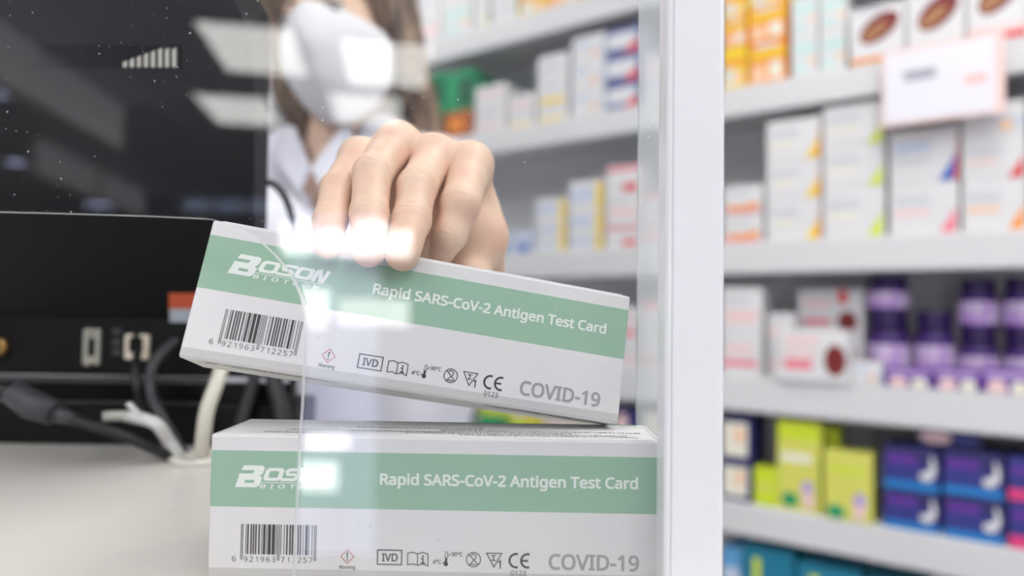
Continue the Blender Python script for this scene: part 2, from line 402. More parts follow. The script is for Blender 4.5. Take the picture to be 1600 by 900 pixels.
def test_kit():
    mb = MB(); bmt = band_material()
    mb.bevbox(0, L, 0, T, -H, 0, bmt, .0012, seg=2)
    o = mb.build('test_kit_box', origin=(0, 0, 0))
    ink = mat('print_dark', (62, 60, 62), .5); red = mat('print_red', (190, 80, 85), .5); gr = mat('print_grey', (155, 155, 156), .5)
    lw = mat('print_white', (228, 233, 228), .5); grn = mat('print_green', (150, 184, 160), .5)
    def part(b, n, label=None):
        c = b.build(n, origin=(0, 0, 0)); c.parent = o
        if label: c['label'] = label
    # logo : blocky slanted letters
    lg = MB()
    sh = lambda pts, k=.34, base=20.5: [(u+(base-v)*k, v) for u, v in pts]
    # capital B made of an upper hook and a lower bowl
    def poly(pts, m=lw, y=YF): lg.add([(u/1000, y, -v/1000) for u, v in sh(pts, .34, 23.2)], [tuple(range(len(pts)))[::-1]], m)
    poly([(12.0, 13.6), (20.2, 13.6), (21.6, 14.6), (21.6, 16.8), (20.6, 18.2), (11.2, 18.2), (11.2, 17.2), (16.8, 17.2), (17.4, 16.7), (17.4, 15.7), (11.6, 15.7)])
    def ngon_ring(outer, inner):
        o2, i2 = sh(outer, .34, 23.2), sh(inner, .34, 23.2); n = len(o2)
        vs = [(u/1000, YF, -v/1000) for u, v in o2+i2]
        lg.add(vs, [(k, (k+1) % n, n+(k+1) % n, n+k) for k in range(n)], lw)
    ngon_ring([(11.4, 18.2), (20.6, 18.2), (22.0, 19.0), (22.0, 22.2), (20.8, 23.2), (11.4, 23.2)], [(14.8, 20.0), (18.6, 20.0), (19.0, 20.3), (19.0, 21.0), (18.8, 21.3), (14.8, 21.3)])
    def O(u0, u1):
        ngon = lambda a, b, c, d, r: [(a+r, c), (b-r, c), (b, c+r), (b, d-r), (b-r, d), (a+r, d), (a, d-r), (a, c+r)]
        out = sh(ngon(u0, u1, 14.6, 20.2, 1.1)); inn = sh(ngon(u0+2.0, u1-2.0, 15.9, 18.9, .5)); n = 8
        vs = [(a/1000, YF, -b/1000) for a, b in out+inn]
        lg.add(vs, [(k, (k+1) % n, n+(k+1) % n, n+k) for k in range(n)], lw)
    O(23.4, 31.6); O(39.2, 47.0)
    stroke(lg, sh([(39.3, 15.25), (34.2, 15.25), (32.9, 16.2), (33.6, 17.35), (37.0, 17.4), (38.2, 18.3), (37.2, 19.6), (31.2, 19.6)]), 1.35, lw)
    stroke(lg, sh([(48.0, 20.3), (48.2, 15.4), (49.2, 15.0), (51.2, 19.6), (52.3, 19.6), (52.6, 14.4)]), 1.7, lw)
    rect(lg, 21.8, 20.85, 52.3, 21.15, lw)
    put_text(lg, 'BIOTECH', 22.4, 51.4, 23.5, 1.75, lw, bold=.02, spacing=1.7, shear=.3)
    part(lg, 'logo', 'white slanted maker logo')
    t = MB()
    put_text(t, 'Rapid SARS-CoV-2 Antigen Test Card', 75.6, 189.1, 20.9, 4.75, lw, bold=.026)
    part(t, 'product_name'); t = MB()
    put_text(t, 'COVID-19', 150.3, 189.8, 56.4, 6.6, gr, bold=.024)
    part(t, 'disease_name')
    # barcode
    b = MB()
    Lc = ['0001101', '0011001', '0010011', '0111101', '0100011', '0110001', '0101111', '0111011', '0110111', '0001011']
    Rc = [''.join('1' if c == '0' else '0' for c in s) for s in Lc]; Gc = [s[::-1] for s in Rc]
    dg = '6921963712257'; par = 'LGGGLL'
    bits = '101' + ''.join((Lc if par[i] == 'L' else Gc)[int(dg[i+1])] for i in range(6)) + '01010' + ''.join(Rc[int(c)] for c in dg[7:]) + '101'
    u0, mw = 14.6, (48.1-14.6)/95
    i = 0
    while i < 95:
        if bits[i] == '1':
            j = i
            while j < 95 and bits[j] == '1': j += 1
            guard = i < 3 or i > 91 or 44 < i < 50
            rect(b, u0+i*mw+.02, 39.3, u0+j*mw-.02, 54.9 if guard else 52.4, ink); i = j
        else: i += 1
    put_text(b, '6', 10.9, 12.6, 55.6, 2.35, ink)
    for k in range(6):
        for base, d in ((3.6, dg[1+k]), (50.3, dg[7+k])):
            c = u0+(base+k*7+3.1)*mw; wd = .8 if d == '1' else 1.55
            put_text(b, d, c-wd/2, c+wd/2, 55.7, 2.35, ink)
    part(b, 'barcode')
    s = MB()
    stroke(s, [(61.9, 49.6), (64.8, 52.6), (61.9, 55.6), (59.0, 52.6)], .32, red, True)
    s.add([(x/1000, YF, -y/1000) for x, y in ((61.5, 50.9), (62.3, 50.9), (62.05, 53.4), (61.75, 53.4))], [(3, 2, 1, 0)], ink); disc(s, 61.9, 54.1, .36, ink)
    put_text(s, 'Warning', 58.3, 65.4, 58.0, 1.6, mat('print_mid', (95, 93, 95), .5), bold=.012)
    part(s, 'warning_mark', 'red diamond warning mark')
    s = MB()
    stroke(s, [(75.2, 49.5), (85.8, 49.5), (85.8, 55.7), (75.2, 55.7)], .5, ink, True)
    put_text(s, 'IVD', 77.1, 84.1, 54.3, 3.4, ink, bold=.02)
    stroke(s, [(88.5, 50.7), (90.8, 50.2), (92.8, 50.9), (95, 50.2), (97.4, 50.9), (97.4, 56.0), (95, 55.2), (92.8, 55.9), (90.8, 55.2), (88.5, 55.7)], .42, ink, True)
    stroke(s, [(92.8, 50.9), (92.8, 55.9)], .42, ink)
    disc(s, 95.2, 51.9, .45, ink); stroke(s, [(94.3, 52.9), (95.2, 52.9), (95.2, 54.9)], .6, ink); stroke(s, [(94.2, 54.8), (96.3, 54.8)], .5, ink)
    put_text(s, '4°C', 99.5, 103.2, 55.0, 1.75, ink, bold=.016)
    stroke(s, [(103.4, 54.4), (104.2, 54.4), (104.7, 53.9)], .3, ink)
    disc(s, 105.3, 55.0, 1.0, ink); stroke(s, [(105.3, 55), (105.45, 52.2)], 1.0, ink)
    stroke(s, [(104.9, 52.4), (105.05, 50.2)] + circ_pts(105.55, 50.2, .5, 180, 0, 8) + [(106.0, 52.4)], .28, ink)
    stroke(s, [(106.3, 51.6), (106.9, 50.8), (107.6, 50.8)], .3, ink)
    put_text(s, '30°C', 107.7, 112.6, 51.6, 1.75, ink, bold=.016)
    stroke(s, circ_pts(117.4, 52.9, 3.1)[:-1], .42, ink, True)
    stroke(s, circ_pts(117.4, 51.7, 1.15, 160, -45, 10) + [(115.9, 55.0), (118.8, 55.0)], .42, ink)
    stroke(s, [(115.3, 50.8), (119.6, 55.0)], .42, ink)
    stroke(s, [(123.1, 50.0), (129.7, 50.0), (126.4, 56.0)], .45, ink, True)
    stroke(s, [(127.3, 51.0), (125.5, 51.0), (126.5, 52.0), (125.5, 53.1), (127.3, 53.1)], .4, ink)
    stroke(s, [(128.2, 53.9), (129.2, 53.2), (129.2, 56.6)], .55, ink)
    stroke(s, circ_pts(136.1, 53.0, 2.9, 75, 285, 18), .95, ink); stroke(s, circ_pts(141.2, 53.0, 2.9, 75, 285, 18), .95, ink)
    stroke(s, [(138.6, 53.0), (141.3, 53.0)], .9, ink)
    put_text(s, '0123', 133.8, 140.5, 59.6, 2.3, ink)
    part(s, 'symbols')
    # fine print, too small to read, on the top and the underside
    rnd = random.Random(3); fp = MB(); fpm = mat('fine_print', (88, 86, 86), .5)
    def dashes(x0, x1, y, z, top, hgt):
        x = x0
        while x < x1:
            wd = rnd.uniform(.0004, .0022); hh = hgt*rnd.uniform(.6, 1)
            vs = [(x, y, z), (x+wd, y, z), (x+wd, y+hh, z), (x, y+hh, z)]
            fp.add(vs, [(0, 1, 2, 3) if top else (3, 2, 1, 0)], fpm); x += wd+rnd.uniform(.0003, .0009)
    for yy, a, bnd in ((.004, .022, .05), (.004, .11, .19), (.0075, .085, .185), (.011, .03, .16), (.015, .10, .192), (.020, .06, .12)): dashes(a, bnd, yy, .00050, True, .0016)
    part(fp, 'top_print'); fp = MB()
    for yy, a, bnd in ((.0035, .018, .065), (.0058, .018, .065), (.0081, .020, .065), (.0045, .085, .10), (.0035, .135, .178), (.0058, .135, .178), (.0081, .14, .165)): dashes(a, bnd, yy, -H-.0003, False, .0019)
    fp.add([(.010, .0035, -H-.0003), (.016, .0035, -H-.0003), (.016, .006, -H-.0003), (.010, .006, -H-.0003)], [(3, 2, 1, 0)], ink)
    part(fp, 'underside_print')
    fl = MB(); seam = mat('carton_seam', (150, 150, 148), .7)
    fl.bevbox(.004, L-.004, .0008, T-.0145, -.0002, .00035, CARD, .0002, seg=1)
    rect2 = lambda x0, x1, y0, y1, z, m: fl.add([(x0, y0, z), (x1, y0, z), (x1, y1, z), (x0, y1, z)], [(0, 1, 2, 3)], m)
    rect2(.005, L-.005, T-.0138, T-.0134, .00005, seam); rect2(.06, L-.005, T-.0040, T-.0014, .00008, grn)
    for x in (.0018, L-.0022): rect2(x, x+.0004, .004, T-.002, .00005, seam)
    part(fl, 'lid_flap')
    return o
kit = test_kit()
kit.location = (-.1326, .3050, CZ+H+.0002); kit.rotation_euler = (0, 0, -.0142)
tag(kit, 'white and green test kit box lying flat on the counter, under the tilted one', 'box', 'antigen test kit boxes')
kit2 = copy_tree(kit)
def Rm(e):
    x, y, z = e; return Matrix.Rotation(z, 3, 'Z') @ Matrix.Rotation(x, 3, 'X') @ Matrix.Rotation(y, 3, 'Y')
RU = Rm((-.1844, .1606, .1942)); TU = Vector((-.1356, .3078, .0399+ZC))
kit2.rotation_mode = 'QUATERNION'; kit2.rotation_quaternion = RU.to_quaternion(); kit2.location = TU
kit2['label'] = 'white and green test kit box held tilted by the fingers, above the flat one'
def up_pt(u, y, z): return TU + RU @ Vector((u, y, z))

# ------------------------------------------------------------------ TERMINAL (seen from behind)
def terminal():
    YM = .585
    blk = mat('black_plastic', (19, 18, 21), .6, spec=.2)
    blk2 = mat('black_plastic_glossy', (13, 13, 15), .5, spec=.2); edge = mat('dark_grey_plastic', (56, 56, 60), .45)
    metal = mat('port_metal', (190, 188, 175), .35, metal=.6); ivory = mat('port_ivory', (225, 215, 195), .4)
    o = empty('computer_terminal', (at(180, 700, YM).x, YM, CZ))
    xl = at(-120, 300, YM).x; zm = at(200, 492, YM).z; TB = .88
    NH = Vector((0, -1, -TB)).normalized()      # the display leans towards the customer
    def hp(px, py, off=0.0):
        d = Vector(ray(px, py)); c = Vector((0, 0, ZC)); p0 = Vector((0, YM, zm))+NH*off
        return c+d*((p0-c).dot(NH)/d.dot(NH))
    def prism(pts, o0, o1, m, name, parent, label=None):
        mb = MB(); n = len(pts); f = [hp(x, y, o1) for x, y in pts]; b_ = [q-NH*(o1-o0) for q in f]
        mb.add(f+b_, [tuple(range(n)), tuple(range(2*n-1, n-1, -1))] + [(i, i+n, (i+1) % n+n, (i+1) % n) for i in range(n)], m)
        c_ = mb.build(name, origin=(0, 0, 0)); c_.parent = parent
        if parent is o: c_.location = -o.location
        if label: c_['label'] = label
        return c_
    prism([(-260, 494), (392, 492), (397, 380), (398, 66), (393, 50), (364, 0), (354, -30), (-260, -30)], -.035, 0, blk, 'housing', o)
    ve = prism([(60, 106), (282, 108), (282, 74), (60, 71)], -.001, .0012, mat('vent_black', (5, 5, 6), .9, spec=.1), 'vent', o)
    for k in range(8):
        x = 192+k*11; y1 = 98-min(k, 5)*4
        prism([(x, 105), (x+5.5, 105), (x+5.5, y1-2), (x, y1)], .0012, .003, mat('vent_fin', (225, 223, 215), .4), 'fin', ve)
    # connector bay
    zb = at(200, 588, YM).z
    x2 = at(440, 560, YM).x
    mb = MB(); mb.bevbox(xl, x2, YM+.004, YM+.024, zb, zm+.001, blk2, .002); child(mb, 'connector_bay', o)
    yb = YM+.004
    def pt(px, py): return at(px, py, yb)
    p = MB(); q0, q1 = pt(133, 514), pt(158, 570)
    p.bevbox(q0.x, q1.x, yb-.003, yb+.001, q1.z, q0.z, metal, .001); w_ = q1.x-q0.x; h_ = q0.z-q1.z
    p.box(q0.x+w_*.35, q0.x+w_*.72, yb-.0034, yb-.0028, q1.z+h_*.25, q0.z-h_*.25, blk2)
    for zz in (q0.z-.002, q1.z+.002):
        pts = [(q0.x+w_*.4, yb-.006, zz), (q0.x+w_*.4, yb, zz)]; p.tube(pts, .0032, metal, 8)
    child(p, 'display_port', o)
    p = MB()
    for zc in (518, 535, 550):
        q0, q1 = pt(176, zc-5), pt(190, zc+5); p.bevbox(q0.x, q1.x, yb-.0012, yb+.001, q1.z, q0.z, edge, .0008)
    child(p, 'usb_port', o)
    p = MB(); q0, q1 = pt(197, 522), pt(234, 562); w_ = q1.x-q0.x; h_ = q0.z-q1.z
    p.bevbox(q0.x, q1.x, yb-.003, yb+.001, q1.z, q0.z, ivory, .0015); p.box(q0.x+w_*.22, q1.x-w_*.22, yb-.0035, yb-.0028, q1.z+h_*.3, q0.z-h_*.12, blk2); p.box(q0.x+w_*.38, q1.x-w_*.38, yb-.0035, yb-.0028, q0.z-h_*.13, q0.z, blk2)
    child(p, 'network_port', o)
    p = MB(); c_ = pt(2, 541); p.tube([(c_.x, yb-.006, c_.z), (c_.x, yb, c_.z)], .0075, mat('brass', (190, 150, 90), .35, metal=.7), 16); p.tube([(c_.x, yb-.0075, c_.z), (c_.x, yb-.006, c_.z)], .004, blk2, 12)
    child(p, 'audio_socket', o)
    # ledges and foot
    for i, (ya, yb2, dy) in enumerate(((589, 600, -.006), (625, 631, .0))):
        q0, q1 = at(-120, ya, YM), at(330, yb2, YM); m_ = MB(); m_.bevbox(q0.x, q1.x, YM+dy, YM+.024, q1.z, q0.z, edge, .001); child(m_, 'ledge', o)
    q = at(200, 600, YM).z
    child(MB().box(xl, at(446, 640, YM).x, YM+.012, YM+.03, at(200, 627, YM).z, q, blk2), 'foot_neck', o)
    child(MB().bevbox(xl, at(456, 640, YM).x, YM+.004, YM+.075, CZ+.0003, at(200, 629, YM).z, blk2, .003), 'foot', o)
    st = prism([(264, 483), (312, 483), (312, 459), (264, 459)], .0002, .0008, mat('sticker_red', (215, 100, 65), .5), 'sticker', o, 'red and white warranty sticker')
    prism([(265, 505), (312, 505), (312, 483), (265, 483)], .0002, .0008, mat('sticker_white', (205, 215, 228), .5), 'sticker_base', st)
    tag(o, 'black computer terminal seen from behind with ports and vent, on the counter', 'computer')
    # cables
    kb = mat('cable_black', (28, 28, 31), .45); kg = mat('cable_grey', (62, 62, 67), .45); kw = mat('plug_white', (215, 215, 215), .4); ki = mat('cable_ivory', (212, 208, 196), .4)
    def cab(name, pts, r, m, label, extra=None, grp=None):
        P = smooth_pts([at(*p) for p in pts]); c = MB().tube(P, r, m, 12).build(name)
        tag(c, label, 'cable', grp)
        if extra: extra(c)
        return c
    def plugA(c):
        P = [at(18, 612, .50), at(50, 632, .50), at(84, 645, .50)]
        child(MB().tube(P, [.0088, .0105, .0095], mat('plug_dark_grey', (66, 66, 71), .5), 14), 'plug', c)
        child(MB().tube([at(84, 645, .50), at(120, 657, .50)], [.007, .004], kg, 12), 'strain_relief', c)
    cab('power_cable', [(-80, 590, .50), (18, 612, .50), (84, 645, .50), (130, 660, .50), (200, 684, .51), (262, 712, .53), (296, 722, .55)], .0038, kb, 'black power cable with thick grey inline plug at the left edge', plugA)
    def plugB(c):
        a, b = at(205, 643, .52), at(168, 650, .52)
        child(MB().tube([at(225, 655, .52), at(198, 648, .52)], .0055, kw, 4, flat=.8), 'plug', c)
        child(MB().tube([at(200, 649, .52), at(164, 650, .52)], .0048, mat('clear_plug', (190, 190, 180), .2), 4), 'plug_tip', c)
        child(MB().tube([at(222, 652, .518), at(200, 630, .518)], .0022, kw, 6), 'plug_latch', c)
    cab('network_cable', [(205, 650, .52), (228, 656, .52), (246, 664, .52), (262, 686, .53), (276, 706, .535), (286, 722, .545)], .0046, kw, 'white network cable with an unplugged clear connector, before the terminal', plugB)
    cab('signal_cable', [(215, 545, .575), (213, 580, .56), (216, 610, .555), (226, 640, .565), (250, 680, .57), (281, 712, .575)], .0034, kb, 'thin black cable dropping from the white network port')
    cab('signal_cable', [(276, 532, .58), (256, 548, .57), (238, 575, .56), (236, 612, .555), (252, 650, .545), (276, 690, .545), (298, 724, .555)], .0042, kg, 'dark grey cable curving down right of the network port')
    c = cab('ivory_cable', [(352, 560, .55), (338, 600, .53), (324, 640, .52), (318, 680, .52), (315, 715, .53), (314, 733, .54)], .0056, ki, 'thick ivory cable rising out of the counter grommet')
    cab('looped_cable', [(380, 290, .61), (410, 285, .61), (430, 290, .61), (446, 310, .61), (456, 340, .61), (460, 372, .61), (462, 420, .61), (464, 520, .615), (458, 600, .615), (452, 640, .62)], .0032, kb, 'black cable arching out from behind the terminal right edge')
    cab('grey_cable', [(402, 560, .59), (395, 600, .585), (380, 650, .58), (366, 700, .58)], .005, mat('cable_dark', (58, 58, 62), .5), 'dark grey cable in the gap between the two test kits, left one', grp='dark cables behind the test kits')
    cab('grey_cable', [(424, 560, .59), (430, 600, .585), (442, 650, .58), (440, 700, .58)], .007, mat('cable_dark', (58, 58, 62), .5), 'dark grey cable in the gap between the two test kits, right one', grp='dark cables behind the test kits')
    g = at(312, 735, .535); 
    gr = MB().lathe([(.021, 0), (.022, .001), (.022, .0035), (.019, .0045), (.011, .0045), (.010, .002)], mat('grommet_white', (225, 222, 214), .4), (g.x, g.y, CZ+.0002)).build('cable_grommet')
    tag(gr, 'round off-white cable grommet set in the counter top', 'grommet')
terminal()

# ------------------------------------------------------------------ SHELVING
TH = math.radians(35.3)
D = Vector((-math.cos(TH), math.sin(TH), 0)); NRM = Vector((math.sin(TH), math.cos(TH), 0))
P0 = at(1366, 480, 1.42)
def wall(px, py, w_=0.0):
    """(s, z) where the pixel ray meets the shelf front plane pushed back by w_"""
    d = Vector(ray(px, py)); o = Vector((0, 0, ZC)); t = ((P0 + NRM*w_ - o).dot(NRM))/d.dot(NRM); q = o + d*t
    return (q-P0).dot(D), q.z
WR = math.atan2(-D.y, -D.x)                 # rotation that turns local +x to image right along the shelf
def W2(s, w_, z): return P0.xy.to_3d() + D*s + NRM*w_ + Vector((0, 0, z))
S1B = wall(838, 55)[1]; S1T = S1B+.07
S2B = wall(1245, 166)[1]; S2T = S2B+.068
S3B = wall(1366, 423)[1]; S3T = wall(1366, 368)[1]
S4B = wall(1366, 662)[1]; S4T = wall(1366, 602)[1]
S5T = wall(1366, 822)[1]; S5B = S5T-.072
S6T = S5T-.32; 
SROW = {1: S1T, 2: S2T, 3: S3T, 4: S4T, 5: S5T, 6: S6T}
sL = wall(150, 400)[0]; sR = wall(1760, 400)[0]
def shelving():
    o = empty('shelving_unit', W2((sL+sR)/2, .15, 0).xy.to_3d(), (0, 0, WR))
    inv = Matrix.Rotation(-WR, 4, 'Z') @ Matrix.Translation(-o.location)
    hw = (sL-sR)/2
    def lb(mb, x0, x1, w0, w1, z0, z1, m, r=.003): mb.bevbox(x0, x1, w0-.15, w1-.15, z0, z1, m, r)
    for i, (t, b) in enumerate(((S1T, S1B), (S2T, S2B), (S3T, S3B), (S4T, S4B), (S5T, S5B), (S6T, S6T-.07), (S1T+.34, S1T+.27))):
        mb = MB(); lb(mb, -hw, hw, 0, .02, b, t, SHELFW); lb(mb, -hw, hw, .02, .30, t-.025, t, SHELFW)
        c = mb.build('shelf', origin=(0, 0, 0)); c.parent = o
    mb = MB(); lb(mb, -hw, hw, .30, .32, .05, 2.4, BACKP); c = mb.build('back_panel', origin=(0, 0, 0)); c.parent = o
    for x in (-hw-.02, hw): 
        mb = MB(); lb(mb, x, x+.02, 0, .32, 0, 2.4, SHELFW); c = mb.build('side_panel', origin=(0, 0, 0)); c.parent = o
    mb = MB(); lb(mb, -hw, hw, .04, .30, 0, .09, SHELFW); c = mb.build('plinth', origin=(0, 0, 0)); c.parent = o
    tag(o, 'long white shelving unit stocked with medicine packs behind the counter', 'shelf')
shelving()

C = dict(white=(222, 221, 223), cream=(236, 232, 215), grey=(178, 180, 186), lgrey=(205, 207, 212), yellow=(240, 205, 40), orange=(240, 150, 50), lime=(205, 222, 45), red=(222, 60, 60), pink=(236, 130, 145),
         lpink=(240, 205, 205), blue=(40, 100, 190), navy=(45, 50, 130), dnavy=(40, 38, 100), cyan=(20, 125, 200), teal=(20, 120, 150), lblue=(195, 205, 225), lilac=(190, 165, 215), purple=(95, 45, 150), dpurple=(48, 25, 85),
         berry=(120, 30, 30), brown=(165, 115, 75), green=(20, 150, 100), dgreen=(10, 85, 55), paleyel=(214, 214, 100), mint=(200, 225, 220), peach=(245, 200, 165), magenta=(225, 60, 125), rust=(175, 90, 40), sky=(95, 160, 210))
def cm(n): return mat('pack_'+n, C[n], .45, var=.03, scale=30)
# style = (body colour, list of (shape, points, colour)) in fractions of the front face
TILT = lambda u, v, a, b, k: [(u+a*math.cos(t*math.pi/10), v+b*math.sin(t*math.pi/10)+k*math.cos(t*math.pi/10)) for t in range(20)]
def corner(c, t='grey', s='cream', c2=None):
    d = [('r', (.08, .56, .6, .76), t), ('r', (.08, .36, .58, .47), s), ('p', ((.72, .0), (.95, .0), (.97, .5), (.88, .32)), c)]
    if c2: d.append(('p', ((.92, .0), (1, .0), (1, .9), (.97, .5)), c2))
    return ('white', d)
ST = {
 'yellow_corner': corner('yellow', 'lgrey', 'cream', 'orange'), 'lime_corner': corner('lime', 'lgrey', 'cream'), 'blue_corner': corner('blue', 'lblue', 'lgrey', 'red'),
 'pink_corner': corner('pink', 'lgrey', 'lpink'), 'orange_corner': corner('orange', 'lgrey', 'peach'), 'red_corner': corner('red', 'lgrey', 'lpink'), 
 'swoosh': ('white', [('r', (.1, .65, .7, .8), 'lgrey'), ('e', (.5, .25, .45, .16), 'orange'), ('e', (.4, .38, .35, .1), 'white'), ('r', (0, 0, 1, .08), 'pink')]),
 'orange_pack': ('orange', [('r', (.1, .05, .45, .45), 'peach'), ('r', (0, .62, 1, .78), 'yellow'), ('r', (.55, .1, .9, .5), 'cream'), ('r', (.2, .85, .8, .95), 'white')]),
 'yellow_pack': ('yellow', [('r', (.1, .1, .5, .5), 'white'), ('r', (0, .55, 1, .7), 'orange'), ('r', (.6, .1, .9, .4), 'peach')]),
 'mint': ('white', [('r', (.1, .5, .9, .8), 'mint'), ('r', (.1, .1, .6, .3), 'mint'), ('e', (.8, .35, .1, .1), 'peach')]),
 'fruit_orange': ('white', [('p', TILT(.54, .60, .36, .24, .12), 'berry'), ('p', TILT(.46, .54, .24, .11, .10), 'brown'), ('r', (0, 0, 1, .1), 'orange'), ('r', (.1, .88, .6, .95), 'lgrey')]),
 'fruit_red': ('white', [('p', TILT(.54, .62, .36, .22, .12), 'berry'), ('p', TILT(.46, .57, .24, .11, .09), 'brown'), ('r', (0, 0, 1, .1), 'red'), ('r', (0, .1, 1, .2), 'lpink')]),
 'berry': ('white', [('r', (.1, .72, .6, .86), 'lpink'), ('r', (.1, .22, .5, .42), 'pink'), ('e', (.82, .42, .15, .3), 'berry'), ('r', (.1, .5, .55, .6), 'lpink')]),
 'berry_red': ('white', [('r', (.1, .6, .5, .75), 'lpink'), ('r', (.1, .2, .5, .34), 'pink'), ('e', (.76, .28, .15, .24), 'berry'), ('r', (.62, .68, .76, .98), 'red')]),
 'pinkish': ('white', [('r', (.1, .3, .9, .55), 'lpink'), ('r', (.1, .7, .7, .8), 'lgrey')]),
 'magenta_line': ('white', [('r', (0, .25, .9, .42), 'pink'), ('r', (.1, .6, .8, .8), 'lpink')]),
 'floral': ('purple', [('e', (.3, .2, .2, .35), 'lpink'), ('e', (.75, .2, .18, .32), 'cream'), ('r', (.05, .62, .95, .85), 'lilac')]),
 'label_navy': ('dnavy', [('r', (.05, .12, .85, .88), 'cream'), ('e', (.6, .6, .16, .2), 'peach')]),
 'lime_tall': ('paleyel', [('r', (0, .8, 1, 1), 'lime'), ('r', (.1, .55, .8, .65), 'cream'), ('e', (.7, .26, .14, .1), 'lilac'), ('e', (.3, .12, .2, .08), 'green'), ('r', (.6, .05, .85, .22), 'lpink')]),
 'lime_short': ('paleyel', [('r', (.1, .7, .85, .78), 'lime'), ('e', (.75, .3, .14, .14), 'lilac'), ('e', (.25, .12, .2, .1), 'green'), ('r', (.62, .05, .85, .25), 'lpink')]),
 'lime_plain': ('lime', [('r', (.1, .4, .8, .6), 'paleyel')]),
 'blue_crescent': ('dnavy', [('r', (0, .2, 1, .6), 'navy'), ('r', (0, 0, 1, .2), 'cyan'), ('r', (.06, .6, .6, .82), 'purple'), ('p', ((.66, .3), (.78, .24), (.9, .34), (.95, .55), (.9, .8), (.84, .84), (.86, .6), (.8, .48), (.66, .42)), 'white')]),
 'blue_pink': ('navy', [('r', (0, 0, 1, .27), 'magenta'), ('r', (.06, .6, .7, .8), 'purple')]),
 'blue_top': ('dnavy', [('e', (.28, .5, .26, .34), 'lpink'), ('r', (.6, .2, .9, .7), 'navy')]),
 'teal': ('teal', [('r', (0, .5, 1, 1), 'teal'), ('r', (.2, .6, .35, .9), 'lime')]),
 'sky': ('sky', [('r', (.1, .6, .9, .8), 'lblue')]),
 'white_yellow': ('white', [('r', (.1, .0, .9, .22), 'yellow'), ('r', (.1, .6, .8, .75), 'lgrey')]),
 'white_blue': ('white', [('r', (.55, .2, .95, .5), 'lblue'), ('r', (.1, .6, .5, .8), 'lblue'), ('e', (.7, .3, .12, .16), 'peach')]),
 'blue_red': ('lblue', [('r', (0, 0, 1, .18), 'navy'), ('r', (0, .82, 1, 1), 'navy'), ('e', (.45, .5, .4, .26), 'white'), ('p', ((.5, .0), (.95, .0), (.95, .5), (.8, .4)), 'red'), ('r', (.9, 0, 1, 1), 'navy')]),
 'green_pack': ('green', [('r', (.5, .1, 1, .8), 'dgreen'), ('r', (.1, .1, .4, .3), 'green')]), 'rust': ('rust', [('r', (.2, .3, .7, .7), 'orange')]),
 'yellow_edge': ('white', [('r', (.8, 0, 1, .9), 'yellow'), ('r', (.05, .35, .72, .75), 'lblue')]),
 'red_corner2': ('white', [('r', (0, .8, 1, .95), 'pink'), ('r', (.5, .1, .92, .36), 'red')]),
 'plain': ('white', [('r', (.1, .3, .8, .45), 'lgrey'), ('r', (.1, .6, .6, .7), 'lgrey')]),
 'bluebit': ('lblue', [('r', (.3, 0, .8, .4), 'blue')]),
}
DESC = {'yellow_corner': 'white pack with yellow corner', 'lime_corner': 'white pack with lime corner', 'blue_corner': 'white pack with blue and red corner', 'pink_corner': 'white pack with pink corner', 'orange_corner': 'white pack with orange corner',
 'red_corner': 'white pack with red corner', 'swoosh': 'small white pack with orange swoosh', 'orange_pack': 'orange pack with pale panels', 'yellow_pack': 'yellow pack with orange band', 'mint': 'white pack with mint bands', 'fruit_orange': 'white pack with brown fruit and orange base',
 'fruit_red': 'white pack with brown fruit and red base', 'berry': 'white pack with dark berry', 'berry_red': 'white pack with berry and red tab', 'pinkish': 'white and pale pink pack', 'magenta_line': 'white pack with pink line', 'floral': 'low purple pack with pale flowers',
 'label_navy': 'navy pack with cream label', 'lime_tall': 'tall pale yellow pack with lime top', 'lime_short': 'pale yellow pack with pink flower', 'lime_plain': 'plain lime pack', 'blue_crescent': 'navy pack with white crescent and cyan base', 'blue_pink': 'blue pack with magenta base',
 'blue_top': 'navy pack with oval label', 'teal': 'dark teal pack', 'sky': 'light blue pack', 'white_yellow': 'white pack with yellow base', 'white_blue': 'white pack with pale blue patches', 'blue_red': 'blue white and red pack', 'green_pack': 'emerald green pack', 'rust': 'rust orange pack',
 'yellow_edge': 'white pack with yellow right edge', 'red_corner2': 'white pack with red patch', 'plain': 'plain white pack', 'bluebit': 'pale blue pack with blue patch'}
def pack(x0, x1, w0, dp, z0, z1, style, label, group):
    """a carton on the shelf: x along the shelf (image right), local frame origin at its base"""
    body, dec = ST[style]; mb = MB(); wd = x1-x0; h = z1-z0
    mb.bevbox(-wd/2, wd/2, 0, dp, 0, h, cm(body), min(.0015, h*.08), seg=1)
    for k, (sh, a, c) in enumerate(dec):
        y = -.0003-.00012*k; m = cm(c)
        if sh == 'r': pts = [(a[0], a[1]), (a[2], a[1]), (a[2], a[3]), (a[0], a[3])]
        elif sh == 'p': pts = list(a)
        else: pts = [(a[0]+a[2]*math.cos(t*math.pi/10), a[1]+a[3]*math.sin(t*math.pi/10)) for t in range(20)]
        e = .008; pts = [(min(max(p[0], e), 1-e), min(max(p[1], e), 1-e)) for p in pts]
        mb.add([(-wd/2+p[0]*wd, y, p[1]*h) for p in pts], [tuple(range(len(pts)))], m)
    o = mb.build('medicine_box', origin=(0, 0, 0)); o.rotation_euler = (0, 0, WR)
    o.location = W2(-(x0+x1)/2, w0, z0)
    tag(o, label, 'medicine box', group); return o
ROWN = {1: 'top shelf', 2: 'sign shelf', 3: 'shelf under the sign', 4: 'purple jar shelf', 5: 'blue pack shelf', 6: 'lowest shelf'}
SEEN = {}
